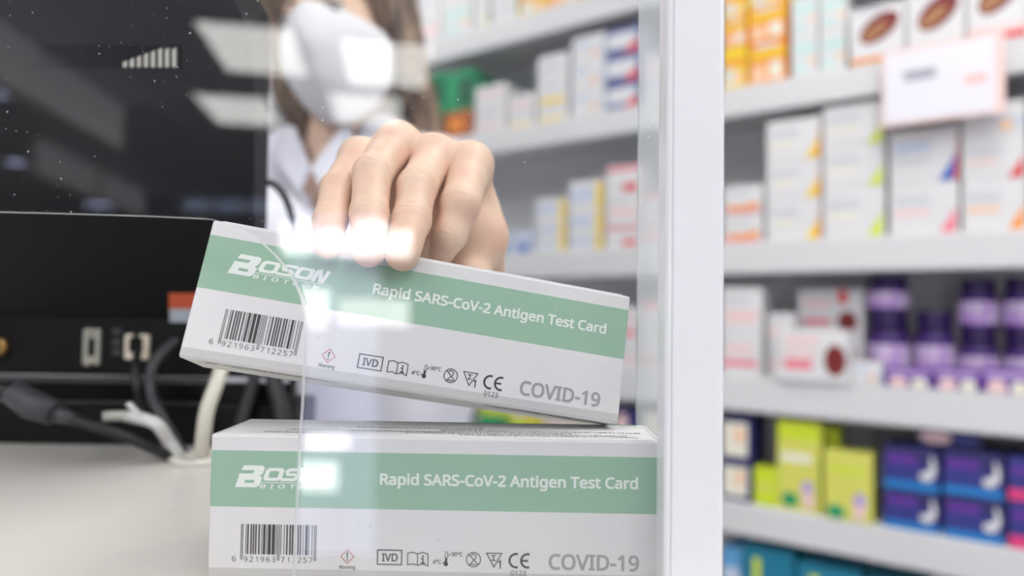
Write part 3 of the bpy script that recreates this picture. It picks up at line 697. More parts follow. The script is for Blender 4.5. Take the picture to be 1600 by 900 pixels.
def column(row, xL, xR, items, w0=.012, dp=.12, where='', n_deep=1):
    """items: (yTop, style) from the bottom up, yTop read at the column's middle"""
    s0 = wall(xL, 400, w0)[0]; s1 = wall(xR, 400, w0)[0]; xm = (xL+xR)/2; z = SROW[row]+.0004
    for i, (yt, st) in enumerate(items):
        zt = wall(xm, yt, w0)[1]
        if zt < z+.01: zt = z+.02
        pos = '' if len(items) == 1 else (', bottom of stack' if i == 0 else (', top of stack' if i == len(items)-1 else ', second from stack bottom' if i == 1 else ', third from stack bottom'))
        lab = DESC[st] + ' ' + where + pos
        pack(-s0+.0008, -s1-.0008, w0, dp, z, zt, st, lab, 'medicine packs on the ' + ROWN[row])
        z = zt+.0004
# row 2: on the shelf carrying the sign (right of the post)
column(2, 1128, 1166, [(74, 'yellow_pack'), (28, 'orange_pack'), (-20, 'yellow_pack')], where='beside the white post')
column(2, 1168, 1229, [(64, 'orange_pack'), (8, 'orange_pack'), (-26, 'yellow_pack')], where='second column right of the post')
column(2, 1236, 1279, [(52, 'mint'), (-8, 'mint')], where='left of the fruit packs')
column(2, 1281, 1324, [(45, 'mint'), (-14, 'mint')], where='touching the first fruit pack')
column(2, 1328, 1417, [(8, 'fruit_orange')], w0=.0, where='above the sign, leftmost'); column(2, 1419, 1512, [(-22, 'fruit_orange')], w0=.0, where='above the sign, middle'); column(2, 1514, 1610, [(-52, 'fruit_red')], w0=.0, where='above the sign, rightmost')
# row 3
column(3, 1130, 1192, [(333, 'swoosh'), (290, 'swoosh')], where='beside the white post')
column(3, 1197, 1283, [(310, 'yellow_corner'), (250, 'yellow_corner'), (186, 'yellow_corner')], where='left of the lime packs')
column(3, 1286, 1384, [(292, 'lime_corner'), (228, 'lime_corner'), (162, 'lime_corner')], where='beneath the sign left edge')
column(3, 1390, 1500, [(285, 'pink_corner'), (200, 'blue_corner')], where='beneath the sign')
column(3, 1392, 1500, [(0, 'plain')][:0])
column(3, 1504, 1606, [(280, 'orange_corner'), (212, 'red_corner'), (160, 'white_blue')], where='beneath the sign right edge')
column(3, 1610, 1700, [(275, 'orange_corner'), (200, 'red_corner')], where='at the right picture edge')
# row 4
column(4, 1128, 1190, [(528, 'magenta_line'), (450, 'pinkish')], where='beside the white post')
column(4, 1199, 1240, [(540, 'pinkish'), (490, 'pinkish')], w0=.03, where='left of the berry packs', dp=.045)
column(4, 1214, 1326, [(515, 'berry')], w0=-.01, dp=.036, where='front on the jar shelf')
column(4, 1246, 1350, [(522, 'berry_red'), (452, 'berry_red')], w0=.09, dp=.09, where='behind the front berry pack')
column(4, 1328, 1378, [(566, 'white_blue')], w0=.0, dp=.05, where='between berry pack and jars')
for a, b, s in ((1380, 1455, 'below the first jar'), (1457, 1530, 'below the middle jars'), (1532, 1612, 'at the right picture edge')):
    column(4, a, b, [(576, 'floral')], w0=.0, dp=.045, where=s)
# row 5
column(5, 1128, 1176, [(722, 'label_navy'), (652, 'label_navy')], where='beside the white post')
column(5, 1178, 1214, [(732, 'lime_plain')], where='left of the tall yellow packs', dp=.06)
column(5, 1214, 1282, [(660, 'lime_tall')], where='on the lower shelf', dp=.07)
column(5, 1288, 1312, [(668, 'lime_plain')], w0=.08, where='peeping over the yellow packs', dp=.05)
column(5, 1286, 1362, [(708, 'lime_short')], w0=.0, where='right of the tall one', dp=.07)
column(5, 1378, 1466, [(766, 'blue_crescent'), (699, 'blue_crescent')], where='right of the yellow packs')
column(5, 1470, 1566, [(776, 'blue_crescent'), (707, 'blue_crescent')], where='left of the magenta packs')
s0 = wall(1432, 400, .03)[0]; s1 = wall(1532, 400, .03)[0]; zz = max((o.location.z+o.dimensions.z if False else 0) for o in [kit]) 
ztop = wall(1470, 707, .012)[1]
ztop = max(wall(1422, 699, .012)[1], wall(1518, 707, .012)[1])+.001
pack(-s0, -s1, .035, .1, ztop, ztop+.036, 'blue_top', 'navy pack with oval label lying on the crescent packs', 'medicine packs on the blue pack shelf')
column(5, 1570, 1660, [(786, 'blue_pink'), (718, 'blue_pink')], where='at the right picture edge')
column(5, 1664, 1750, [(796, 'blue_pink'), (728, 'blue_pink')], where='beyond the right picture edge')
# row 6
column(6, 1128, 1160, [(858, 'sky')], where='beside the white post'); column(6, 1162, 1240, [(860, 'teal')], where='left one'); column(6, 1244, 1345, [(888, 'teal')], where='right one')
column(6, 1349, 1450, [(915, 'teal')], where='below the picture edge')
# behind the screen, left of the post
column(2, 944, 1000, [(128, 'blue_red'), (84, 'blue_red'), (42, 'blue_red')], where='left of the milky strip, upper shelf')
column(2, 1003, 1060, [(124, 'white_blue'), (80, 'pinkish')], where='behind the milky strip, upper shelf')
column(2, 890, 942, [(140, 'white_blue'), (98, 'white_blue'), (56, 'white_blue')], where='left of the blue red packs')
column(2, 836, 884, [(162, 'white_yellow'), (122, 'white_yellow'), (86, 'plain')], where='middle of the shelf behind the screen')
column(2, 790, 832, [(176, 'white_yellow'), (148, 'pinkish')], where='low stack behind the screen')
column(2, 738, 786, [(186, 'pinkish'), (158, 'plain'), (134, 'pinkish')], where='right of the green pack')
column(2, 690, 734, [(174, 'rust'), (112, 'green_pack')], where='above the raised hand')
column(2, 652, 688, [(170, 'green_pack'), (118, 'green_pack')], where='beside the brown hair')
column(3, 946, 1000, [(352, 'red_corner2'), (304, 'pinkish'), (258, 'red_corner2')], where='left of the milky strip, middle shelf')
column(3, 1003, 1060, [(346, 'magenta_line'), (300, 'red_corner2')], where='behind the milky strip, middle shelf')
column(3, 888, 942, [(366, 'yellow_edge'), (330, 'yellow_edge'), (282, 'yellow_edge')], where='left of the red patch packs')
column(3, 836, 884, [(374, 'yellow_edge'), (346, 'yellow_edge'), (310, 'yellow_edge')], where='second yellow column behind screen')
column(3, 800, 832, [(362, 'bluebit')], where='near the raised hand'); column(3, 776, 798, [(366, 'bluebit')], where='touching the raised hand')
column(4, 946, 1000, [(540, 'pinkish'), (480, 'magenta_line')], where='left of the milky strip, jar shelf'); column(4, 1003, 1060, [(540, 'magenta_line'), (470, 'red_corner2')], where='behind the milky strip, jar shelf')
column(4, 880, 942, [(530, 'pinkish')], where='behind the tilted test kit')
column(5, 964, 1000, [(684, 'label_navy'), (640, 'blue_top')], where='left of the milky strip, low shelf'); column(5, 1003, 1060, [(690, 'blue_top'), (640, 'label_navy')], where='behind the milky strip, low shelf')
column(5, 850, 900, [(665, 'orange_pack'), (640, 'plain')], where='in the gap between the test kits'); column(5, 800, 846, [(655, 'lime_plain'), (630, 'yellow_pack')], where='in the gap between the test kits'); column(5, 752, 796, [(650, 'green_pack'), (630, 'lime_plain')], where='right of the white coat')
# top row
column(1, 905, 965, [(-30, 'white_yellow')], where='above the milky strip'); column(1, 806, 850, [(-20, 'yellow_pack')], where='upper edge behind the screen'); column(1, 852, 900, [(-24, 'orange_pack')], where='upper edge behind the screen')
column(1, 735, 758, [(-6, 'lime_corner')], where='upper edge'); column(1, 762, 802, [(-10, 'plain')], where='upper edge'); column(1, 684, 732, [(6, 'mint'), (-30, 'pinkish')], where='right of the hair'); column(1, 648, 682, [(22, 'pinkish'), (-10, 'plain')], where='touching the hair')
column(1, 366, 420, [(100, 'pinkish'), (64, 'plain')], where='left of the hair')

# purple jars
def jar(loc, r, h, label, style=0, first=[None, None]):
    if first[style] is None:
        o = empty('supplement_jar', (0, 0, 0)); bodym = mat('jar_purple', (62, 28, 110), .25)
        b = MB().lathe([(.9, 0), (.98, .02), (1, .06), (1, .60), (.92, .68), (.80, .70)], bodym); c = b.build('body', origin=(0, 0, 0)); c.parent = o
        lb = MB().lathe([(1.01, .10), (1.012, .12), (1.012, .52), (1.01, .54)], mat('jar_label', (226, 212, 228) if style == 0 else (236, 232, 236), .5, rgb2=(160, 110, 200), scale=1.6)); c = lb.build('label_band', origin=(0, 0, 0)); c.parent = o
        ld = MB().lathe([(.86, .70), (.88, .71), (.88, .97), (.82, 1.0)], mat('jar_lid', (44, 22, 80), .2)); c = ld.build('lid', origin=(0, 0, 0)); c.parent = o
        first[style] = o
    else: o = copy_tree(first[style])
    o.location = loc; o.scale = (r, r, h); tag(o, label, 'jar', 'purple jars on the shelf'); return o
def jars(xL, xR, tops, w0, where, styles):
    s0 = wall(xL, 500, w0)[0]; s1 = wall(xR, 500, w0)[0]; r = abs(s0-s1)/2; z = S4T+.0004; xm = (xL+xR)/2
    for i, yt in enumerate(tops):
        zt = wall(xm, yt, w0)[1]
        jar(W2((s0+s1)/2, w0, z), r*.98, zt-z, 'purple jar with dark lid and lilac label '+where+(', upper' if i else ', lower'), styles[i]); z = zt+.0003
jars(1354, 1424, [487, 431], .10, 'behind the first flower pack', [0, 0])
jars(1428, 1494, [486], .10, 'second from the left', [0])
jars(1496, 1562, [514, 436], .10, 'third from the left', [0, 1])
jars(1565, 1634, [516, 434], .10, 'at the right picture edge', [0, 1])

# price sign hanging on the shelf edge
def sign():
    w_ = -.035; a = wall(1384, 100, w_); b = wall(1570, 100, w_); zt = wall(1470, 62, w_)[1]; zb = wall(1470, 188, w_)[1]
    wd = a[0]-b[0]; h = zt-zb; o = empty('price_sign', W2((a[0]+b[0])/2, w_, zb), (math.radians(-5), 0, WR))
    m1 = mat('sign_card', (222, 220, 228), .5); m2 = mat('sign_border', (232, 200, 196), .5)
    c = MB(); c.bevbox(-wd/2-.008, wd/2, 0, .002, 0, h, m2, .0006, seg=1); c.box(-wd/2-.003, wd/2-.016, -.0006, 0, .006, h-.006, m1)
    k = c.build('card', origin=(0, 0, 0)); k.parent = o
    t = MB(); m3 = mat('sign_text_grey', (158, 158, 172), .5); m4 = mat('sign_text_pink', (225, 185, 182), .5)
    t.box(-wd*.34, -wd*.06, -.0009, -.0007, h*.56, h*.70, m3); k = t.build('title_print', origin=(0, 0, 0)); k.parent = o; t = MB(); t.box(wd*.18, wd*.36, -.0009, -.0007, h*.40, h*.52, m4)
    k = t.build('price_print', origin=(0, 0, 0)); k.parent = o
    t = MB(); t.box(-wd*.2, -wd*.1, .002, .034, h-.02, h-.018, acrylic('clip_plastic', .3, False)); t.box(wd*.1, wd*.2, .002, .034, h-.02, h-.018, MATS.get('clip') or acrylic('clip_plastic', .3, False))
    k = t.build('clip', origin=(0, 0, 0)); k.parent = o
    tag(o, 'white price card with pink border hanging from the shelf edge', 'sign')
sign()

# ------------------------------------------------------------------ PERSON
def vdb_mesh(sdf, lo, hi, vox):
    import openvdb
    lo = np.array(lo); hi = np.array(hi); n = np.ceil((hi-lo)/vox).astype(int)+1
    out = np.empty(tuple(n), np.float32)
    ys = lo[1]+np.arange(n[1])*vox; zs = lo[2]+np.arange(n[2])*vox
    Yg, Zg = np.meshgrid(ys, zs, indexing='ij')
    step = max(1, int(400000/(n[1]*n[2])))
    for i in range(0, n[0], step):
        xs = lo[0]+np.arange(i, min(i+step, n[0]))*vox
        P = np.empty((len(xs), n[1], n[2], 3), np.float32); P[..., 0] = xs[:, None, None]; P[..., 1] = Yg; P[..., 2] = Zg
        out[i:i+len(xs)] = sdf(P)
    g = openvdb.FloatGrid(1.0); g.copyFromArray(out)
    pts, quads = g.convertToQuads(0.0)
    pts = np.asarray(pts)*vox+lo; quads = np.asarray(quads)
    # orient outwards
    a, b, c = pts[quads[:, 0]], pts[quads[:, 1]], pts[quads[:, 2]]
    vol = np.einsum('ij,ij->i', a, np.cross(b, c)).sum()
    if vol < 0: quads = quads[:, ::-1]
    return pts, quads
def cap(P, a, b, ra, rb):
    a = np.array(a, np.float32); b = np.array(b, np.float32); ab = b-a
    h = np.clip(((P-a)@ab)/(ab@ab), 0, 1)
    return np.linalg.norm(P-a-h[..., None]*ab, axis=-1)-(ra+(rb-ra)*h)
def ell(P, c, r):
    c = np.array(c, np.float32); r = np.array(r, np.float32); q = (P-c)/r
    k = np.linalg.norm(q, axis=-1); return (k-1)*r.min()*1.0 if False else k*(k-1)/np.maximum(np.linalg.norm(q/r, axis=-1), 1e-6)
def smin(a, b, k):
    h = np.clip(.5+.5*(b-a)/k, 0, 1); return b*(1-h)+a*h-k*h*(1-h)
V = lambda px, py, Y: np.array(at(px, py, Y))
# finger joints, read off the photograph and set at their depth
def front_pt(px, extra): # a point in front of the tilted kit front face
    d = Vector(ray(px[0], px[1])); o = Vector((0, 0, ZC)); nrm = RU @ Vector((0, -1, 0)); t = ((TU-o).dot(nrm)+extra)/d.dot(nrm); return np.array(o+d*t)
FING = {
 'pinky':  [V(562, 247, .376), V(527, 296, .350), V(516, 345, .331), front_pt((512, 381), .0062)],
 'ring':   [V(622, 224, .384), V(582, 272, .350), V(577, 335, .331), front_pt((576, 392), .0068)],
 'middle': [V(680, 244, .386), V(652, 292, .352), V(643, 345, .335), front_pt((629, 397), .0072)],
 'index':  [V(735, 257, .388), V(719, 320, .356), V(703, 366, .352), V(691, 392, .356)],
}
RAD = {'pinky': (.0102, .0086, .0079, .0068), 'ring': (.0112, .0098, .0090, .0077), 'middle': (.0114, .0100, .0092, .0080), 'index': (.0118, .0102, .0086, .0070)}
WR_C = V(712, 430, .445)
CARP = {'pinky': WR_C+np.array([-.019, -.012, .004]), 'ring': WR_C+np.array([-.008, -.014, .009]), 'middle': WR_C+np.array([.003, -.014, .010]), 'index': WR_C+np.array([.013, -.012, .007])}
THUMB = [WR_C+np.array([.016, -.014, -.004]), V(752, 372, .400), V(733, 432, .388), V(705, 470, .383)]
ELB = np.array([-.200, .735, ZC+.0]); SHR = np.array([-.395, .93, ZC+.165]); SHL = np.array([-.112, .94, ZC+.17])
def hand_sdf(P):
    palm = None
    for k in FING:
        m = cap(P, FING[k][0], CARP[k], RAD[k][0]*1.0, .0125)
        palm = m if palm is None else smin(palm, m, .010)
    # webbing across the knuckles keeps the back of the hand one surface
    ks = list(FING)
    for a, b in zip(ks[:-1], ks[1:]):
        A = FING[a][0]*.72+CARP[a]*.28; B = FING[b][0]*.72+CARP[b]*.28
        palm = smin(palm, cap(P, A, B, .0095, .0095), .008)
    cen = np.mean([FING[k][0]*.5+CARP[k]*.5 for k in FING], axis=0)+np.array([.004, -.004, -.010])
    palm = smin(palm, ell(P, cen, (.030, .026, .024)), .010)
    t = cap(P, THUMB[0], THUMB[1], .0165, .0130)
    web = cap(P, FING['index'][0]*.6+CARP['index']*.4+np.array([.003, 0, -.006]), THUMB[1], .0125, .0115)
    palm = smin(palm, smin(t, web, .012), .012)
    fa = WR_C+(ELB-WR_C)*.35
    perp = cap(P, WR_C+np.array([-.011, 0, 0]), fa+np.array([-.014, 0, 0]), .0165, .024)
    perp2 = cap(P, WR_C+np.array([.009, 0, 0]), fa+np.array([.012, 0, 0]), .0165, .024)
    arm = smin(perp, perp2, .015)
    palm = smin(palm, arm, .014)
    out = None
    def finger(pts, rad, k=.0075, creases=True):
        d = None
        for i in range(len(pts)-1):
            c = cap(P, pts[i], pts[i+1], rad[i], rad[i+1])
            if i == len(pts)-2:
                pass
            d = c if d is None else smin(d, c, .0035)
        for i in (1, 2):                         # knuckle pads and the skin folds over the joints
            j = pts[i]; ax = pts[i+1]-pts[i-1]; ax = ax/np.linalg.norm(ax)
            d = smin(d, np.linalg.norm(P-j, axis=-1)-(rad[i]*.97), .002)
            if creases:
                sdist = (P-j)@ax.astype(np.float32)
                near = np.exp(-(np.linalg.norm(P-j, axis=-1)/(rad[i]*1.35))**4)
                for off in ((-.0024, 0, .0024) if i == 1 else (-.0012, .0012)):
                    d = d+near*.00045*np.exp(-((sdist-off*(.8+.1*len(pts)))/.0008)**2)*(.6+.4*np.sin(P[..., 0]*700+off*900))
        return d
    for k in FING:
        f = finger(FING[k], RAD[k])
        u = smin(f, palm, .0075)
        out = u if out is None else np.minimum(out, u)
    th = finger([THUMB[1], THUMB[2], THUMB[2]*.4+THUMB[3]*.6, THUMB[3]], (.0128, .0112, .0098, .0082), creases=False)
    out = np.minimum(out, smin(th, palm, .008))
    return out

# head frame
HC = np.array([-.243, .925, ZC+.382])
HR = Matrix.Rotation(math.radians(-13), 3, 'Y') @ Matrix.Rotation(math.radians(-10), 3, 'Z') @ Matrix.Rotation(math.radians(12), 3, 'X')
HRn = np.array(HR)
def hl(P): return (P-HC.astype(np.float32))@HRn.astype(np.float32)          # world -> head local (R^T applied)
def hw(p): return HC+HRn@np.array(p)
NB = np.array([-.250, .965, ZC+.19])
def body_sdf(P):
    q = hl(P)
    d = ell(q, (0, .025, .045), (.074, .094, .092))
    d = smin(d, ell(q, (0, -.018, -.028), (.062, .070, .088)), .02)
    d = smin(d, cap(q, (-.030, -.03, -.085), (.030, -.03, -.085), .026, .026), .02)
    d = smin(d, cap(q, (0, -.082, .006), (0, -.100, -.030), .007, .0125), .010)
    d = smin(d, cap(q, (-.022, -.078, .022), (.022, -.078, .022), .010, .010), .010)
    for s in (-1, 1):
        d = -smin(-d, ell(q, (s*.031, -.096, .004), (.015, .014, .010)), .008)
        d = smin(d, ell(q, (s*.072, .010, -.005), (.010, .018, .032)), .005)
    d = smin(d, cap(q, (-.018, -.082, -.062), (.018, -.082, -.062), .007, .007), .006)
    d = smin(d, cap(P, hw((0, .025, -.06)), NB, .050, .054), .02)
    d = smin(d, cap(P, NB+np.array([-.09, 0, -.045]), NB+np.array([.09, 0, -.045]), .045, .045), .05)
    d = smin(d, ell(P, (-.25, .985, ZC-.08), (.140, .088, .30)), .04)
    d = smin(d, cap(P, SHR, ELB, .042, .034), .03); d = smin(d, cap(P, ELB, WR_C+(ELB-WR_C)*.2, .036, .024), .02)
    LE = np.array([-.105, 1.0, ZC-.12]); LW = np.array([-.12, .99, ZC-.36])
    d = smin(d, cap(P, SHL, LE, .042, .034), .03); d = smin(d, cap(P, LE, LW, .034, .024), .02)
    for k in range(5): d = smin(d, cap(P, LW+np.array([0, 0, -.02]), LW+np.array([-.02+.01*k, -.03+.01*k, -.14+abs(k-2)*.01]), .014, .0075), .010)
    return d
def to_obj(name, parts, mats, parent=None, smooth_iter=0):
    vs = []; fs = []; mi = []
    for k, (p, q) in enumerate(parts):
        o = len(vs); vs += [tuple(x) for x in p]; fs += [tuple(int(i)+o for i in f) for f in q]
    me = bpy.data.meshes.new(name); me.from_pydata(vs, [], fs)
    for m in mats: me.materials.append(m)
    me.polygons.foreach_set('use_smooth', [True]*len(fs)); me.update()
    if smooth_iter:
        bm = bmesh.new(); bm.from_mesh(me)
        for _ in range(smooth_iter): bmesh.ops.smooth_vert(bm, verts=bm.verts, factor=.5, use_axis_x=True, use_axis_y=True, use_axis_z=True)
        bm.to_mesh(me); bm.free()
    o = bpy.data.objects.new(name, me); COL.objects.link(o)
    if parent is not None: o.parent = parent
    return o
def skin_mat():
    m = bpy.data.materials.new('skin'); m.use_nodes = True; nt = m.node_tree; b = nt.nodes['Principled BSDF']; N = nt.nodes.new
    tc = N('ShaderNodeTexCoord'); n1 = N('ShaderNodeTexNoise'); n1.inputs['Scale'].default_value = 55; n1.inputs['Detail'].default_value = 3; nt.links.new(tc.outputs['Object'], n1.inputs['Vector'])
    r = N('ShaderNodeValToRGB'); r.color_ramp.elements[0].position = .35; r.color_ramp.elements[1].position = .68
    r.color_ramp.elements[0].color = (*lin((231, 201, 177)), 1); r.color_ramp.elements[1].color = (*lin((224, 183, 161)), 1)
    nt.links.new(n1.outputs[0], r.inputs[0]); nt.links.new(r.outputs[0], b.inputs['Base Color'])
    n2 = N('ShaderNodeTexVoronoi'); n2.inputs['Scale'].default_value = 1300; nt.links.new(tc.outputs['Object'], n2.inputs['Vector'])
    bp = N('ShaderNodeBump'); bp.inputs['Strength'].default_value = .12; bp.inputs['Distance'].default_value = .0002; nt.links.new(n2.outputs['Distance'], bp.inputs['Height']); nt.links.new(bp.outputs[0], b.inputs['Normal'])
    b.inputs['Roughness'].default_value = .5; b.inputs['Subsurface Weight'].default_value = .15; b.inputs['Subsurface Radius'].default_value = (.004, .0015, .0008); b.inputs['Subsurface Scale'].default_value = 1.0
    return m
SKIN = skin_mat()
allj = np.array([p for k in FING for p in FING[k]]+THUMB+[WR_C+(ELB-WR_C)*.35])
hp = vdb_mesh(hand_sdf, allj.min(0)-.032, allj.max(0)+.032, .00065)
bp_ = vdb_mesh(body_sdf, (-.48, .42, ZC-.56), (-.0, 1.12, ZC+.56), .005)
person = to_obj('person', [hp, bp_], [SKIN], smooth_iter=1)
tag(person, 'woman in a white coat and white face mask reaching over the counter to a box', 'person')
# nails
nailm = mat('nail', (232, 196, 182), .25)
for k in FING:
    p, tip = FING[k][2], FING[k][3]; ax = Vector(tip-p).normalized(); r = RAD[k][3]
    prev = Vector(FING[k][1]-FING[k][2]); out_ = (-(ax+(-prev).normalized()*-1)).normalized()
    nrm = (Vector((0, -1, 0)) - ax*Vector((0, -1, 0)).dot(ax)).normalized(); side = ax.cross(nrm)
    mb = MB(); vs = []; nu, nv = 9, 9; L_ = .0105; Wd = r*.82
    for i in range(nu):
        for j in range(nv):
            u = -1+2*i/(nu-1); t = j/(nv-1); wv = Wd*(1 if .12 < t < .9 else .93); ang = u*.95
            c = Vector(tip) - ax*L_*(1-t)*1.0 + ax*.0045
            rr = r*1.035 + .0002*(1-t)
            vs.append(c + side*math.sin(ang)*rr*.92 + nrm*(math.cos(ang)*rr*(1.0-.0*t)))
    # curve the far end down over the tip
    for idx in range(len(vs)):
        j = idx % nv; t = j/(nv-1)
        if t > .5: vs[idx] = vs[idx] - nrm*.0028*((t-.5)/.5)**2
    mb.add(vs, [(i*nv+j, (i+1)*nv+j, (i+1)*nv+j+1, i*nv+j+1) for i in range(nu-1) for j in range(nv-1)], nailm, True)
    child(mb, 'fingernail', person)
# bracelet on the wrist
def bracelet():
    ax = Vector(ELB-WR_C).normalized(); c0 = Vector(WR_C)+ax*.004; s1_ = Vector((1, 0, 0)) - ax*ax.x; s1_.normalize(); s2_ = ax.cross(s1_)
    mb = MB(); cols = [mat('bead_cream', (225, 218, 200), .3), mat('bead_turquoise', (60, 175, 190), .25), mat('bead_brown', (150, 110, 85), .4)]
    n = 40
    for k in range(n):
        a = 2*math.pi*k/n; c = c0+s1_*math.cos(a)*.0305+s2_*math.sin(a)*.0215
        m = cols[1] if k % 9 in (0, 1) else (cols[2] if k % 9 == 4 else cols[0]); r = .0026
        mb.lathe([(.0004, -r), (r*.7, -r*.7), (r, 0), (r*.7, r*.7), (.0004, r)], m, c, 10)
    child(mb, 'bracelet', person, label='beaded bracelet with turquoise beads')
bracelet()
# coat
def coat_sdf(P):
    d = ell(P, (-.25, .985, ZC-.12), (.158, .112, .40))
    d = smin(d, cap(P, (-.385, .945, ZC+.155), (-.30, .955, ZC+.205), .056, .05), .03)
    d = smin(d, cap(P, (-.116, .955, ZC+.198), (-.205, .96, ZC+.235), .052, .05), .03)
    d = smin(d, cap(P, SHR, ELB, .058, .053), .03); d = smin(d, cap(P, ELB, WR_C+(ELB-WR_C)*.22, .053, .044), .02)
    LE = np.array([-.105, 1.0, ZC-.12]); LW = np.array([-.12, .99, ZC-.32])
    d = smin(d, cap(P, SHL, LE, .055, .048), .03); d = smin(d, cap(P, LE, LW, .048, .038), .02)
    fold = .0022*np.sin(P[..., 0]*48+2*np.sin(P[..., 2]*9)+P[..., 1]*20)+.0010*np.sin(P[..., 2]*35+P[..., 0]*70)
    d = d+fold
    # open neck and V at the front
    neck = cap(P, NB+np.array([0, -.01, -.05]), NB+np.array([0, .0, .2]), .058, .066)
    vx = np.abs(P[..., 0]+.262)-np.clip((P[..., 2]-(ZC+.175))*.42, -1, .06)
    vcut = np.maximum(vx, P[..., 1]-.93)
    d = np.maximum(d, -np.minimum(neck, vcut))
    inner = cap(P, WR_C, WR_C+(ELB-WR_C)*.35, .034, .034)
    return np.maximum(d, -inner)
coatm = mat('white_coat', (222, 222, 233), .8, var=.03, scale=12, bump=.1)
coat = to_obj('white_coat', [vdb_mesh(coat_sdf, (-.52, .45, ZC-.56), (.0, 1.16, ZC+.34), .005)], [coatm], person)
# collar lapels
def slab(poly, th, m, name, parent, disp=(0, -1, 0)):
    mb = MB(); d = Vector(disp)*th; n = len(poly); vs = [Vector(p) for p in poly]; vs += [v+d for v in vs]
    mb.add(vs, [tuple(range(n)), tuple(range(2*n-1, n-1, -1))]+[(i, (i+1) % n, (i+1) % n+n, i+n) for i in range(n)], m)
    return child(mb, name, parent)
slab([at(446, 196, .905), at(462, 200, .895), at(486, 264, .855), at(470, 300, .85), at(436, 250, .87)], .006, coatm, 'collar', person)
slab([at(548, 192, .905), at(532, 204, .89), at(488, 264, .855), at(506, 300, .85), at(556, 236, .87)], .006, coatm, 'collar', person)
# mask
def mask():
    mb = MB(); m = mat('mask_white', (226, 226, 229), .75, var=.03, scale=60, bump=.08)
    N_ = 24
    prof = []   # rings from rim to centre
    rim = [(0, -.104, .022), (.020, -.097, .012), (.045, -.078, -.006), (.066, -.045, -.028), (.070, -.032, -.052), (.062, -.030, -.082), (.042, -.046, -.112), (.018, -.066, -.126), (0, -.072, -.128)]
    rim = rim + [(-x, y, z) for x, y, z in rim[-2:0:-1]]
    mid = [(0, -.126, .004), (.014, -.122, -.002), (.030, -.112, -.018), (.044, -.094, -.036), (.047, -.086, -.054), (.042, -.086, -.074), (.028, -.096, -.094), (.012, -.106, -.104), (0, -.110, -.106)]
    mid = mid + [(-x, y, z) for x, y, z in mid[-2:0:-1]]
    cen = [(0, -.146, -.030), (.004, -.145, -.033), (.008, -.143, -.038), (.010, -.140, -.045), (.010, -.139, -.052), (.008, -.139, -.060), (.006, -.140, -.066), (.003, -.141, -.070), (0, -.142, -.072)]
    cen = cen + [(-x, y, z) for x, y, z in cen[-2:0:-1]]
    rim, mid, cen = ([(x*1.12, y, z) for x, y, z in r_] for r_ in (rim, mid, cen))
    n = len(rim); vs = [hw(p) for p in rim+mid+cen]
    fs = [(r*n+i, r*n+(i+1) % n, (r+1)*n+(i+1) % n, (r+1)*n+i) for r in (0, 1) for i in range(n)] + [tuple(2*n+i for i in range(n))]
    mb.add(vs, fs, m, True)
    for s in (-1, 1):
        for z0, z1 in ((-.028, .0), (-.085, -.03)):
            mb.tube([hw((s*.066, -.04, z0)), hw((s*.078, -.01, (z0+z1)/2)), hw((s*.083, .015, z1))], .0016, m, 6)
    o = child(mb, 'face_mask', person, label='white folded respirator mask')
    s = o.modifiers.new('sub', 'SUBSURF'); s.levels = 2; s.render_levels = 2
    s = o.modifiers.new('sol', 'SOLIDIFY'); s.thickness = .0015
mask()
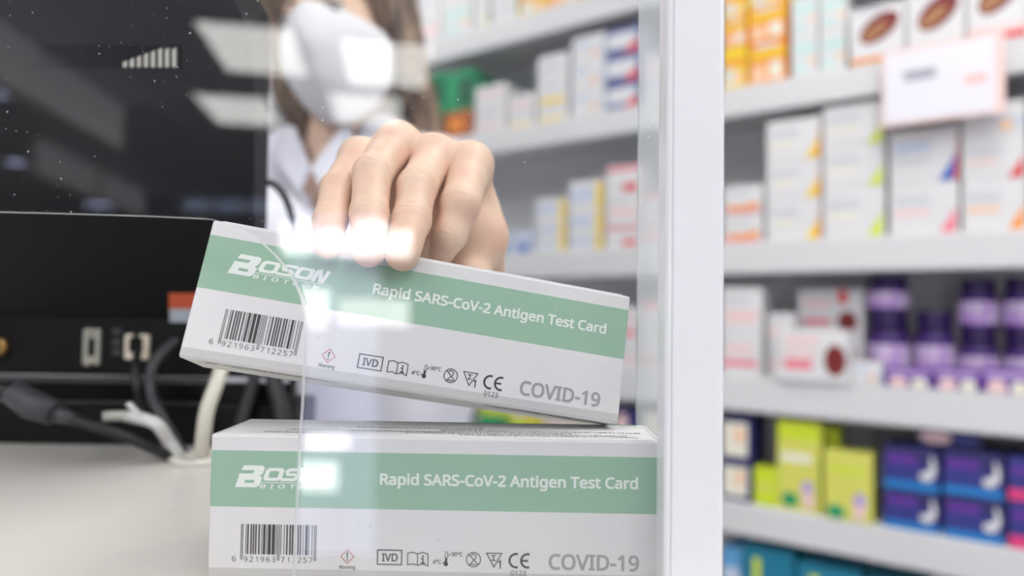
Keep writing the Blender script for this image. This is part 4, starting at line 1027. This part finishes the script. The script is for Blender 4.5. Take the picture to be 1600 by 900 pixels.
# eyes and brows
for s in (-1, 1):
    mb = MB(); c = hw((s*.031, -.083, .004)); r = .0125; d = HRn@np.array([0, -1, -.25]); d = d/np.linalg.norm(d)
    prof = [(.0002, -r)]+[(r*math.cos(a), r*math.sin(a)) for a in np.linspace(-1.4, 1.4, 9)]+[(.0002, r)]
    mb.lathe(prof, mat('eye_white', (225, 220, 218), .2), c, 16)
    mb.tube([Vector(c+d*r*.90), Vector(c+d*r*1.06)], .0058, mat('iris_brown', (60, 42, 34), .15), 14)
    child(mb, 'eye', person)
    mb = MB(); 
    mb.tube([hw((s*.014, -.088, .026)), hw((s*.03, -.088, .031)), hw((s*.048, -.076, .026))], [.0022, .003, .0014], mat('brow_brown', (95, 70, 55), .8), 6, flat=.6); child(mb, 'eyebrow', person)
    mb = MB(); mb.tube([hw((s*.018, -.096, .006)), hw((s*.031, -.0975, .0125)), hw((s*.045, -.088, .007))], .0016, mat('lash_dark', (50, 38, 34), .6), 6); child(mb, 'eyelid', person)
def hair_sdf(P):
    q = hl(P)
    d = ell(q, (0, .035, .058), (.088, .104, .100))
    face = ell(q, (0, -.10, -.012), (.058, .09, .085))
    d = np.maximum(d, -face)
    d = np.maximum(d, -(q[..., 2]+.06))
    for s in (-1, 1):
        c = cap(q, (s*.074, -.012, .06), (s*.084, -.012, -.06), .022, .022)
        c = smin(c, cap(q, (s*.084, -.012, -.06), (s*.082, -.006, -.19), .022, .016), .02)
        c = smin(c, cap(q, (s*.075, .05, .02), (s*.070, .06, -.17), .030, .022), .02)
        d = smin(d, c, .02)
    d = smin(d, cap(q, (0, .085, .02), (0, .09, -.17), .05, .035), .03)
    st = .0016*np.sin(q[..., 0]*900+q[..., 1]*300+np.sin(q[..., 2]*50)*2)+.002*np.sin(q[..., 0]*330-q[..., 1]*420)
    return d+st
def hair_mat():
    m = bpy.data.materials.new('brown_hair'); m.use_nodes = True; nt = m.node_tree; b = nt.nodes['Principled BSDF']; N = nt.nodes.new
    tc = N('ShaderNodeTexCoord'); mp = N('ShaderNodeMapping'); mp.inputs['Scale'].default_value = (60, 60, 4); n1 = N('ShaderNodeTexNoise'); n1.inputs['Scale'].default_value = 1.2
    nt.links.new(tc.outputs['Object'], mp.inputs[0]); nt.links.new(mp.outputs[0], n1.inputs['Vector'])
    r = N('ShaderNodeValToRGB'); e = r.color_ramp.elements; e[0].position = .35; e[0].color = (*lin((78, 60, 50)), 1); e[1].position = .7; e[1].color = (*lin((150, 125, 100)), 1)
    nt.links.new(n1.outputs[0], r.inputs[0]); nt.links.new(r.outputs[0], b.inputs['Base Color']); b.inputs['Roughness'].default_value = .5
    return m
to_obj('hair', [vdb_mesh(hair_sdf, (-.42, .78, ZC+.10), (-.05, 1.10, ZC+.58), .003)], [hair_mat()], person)
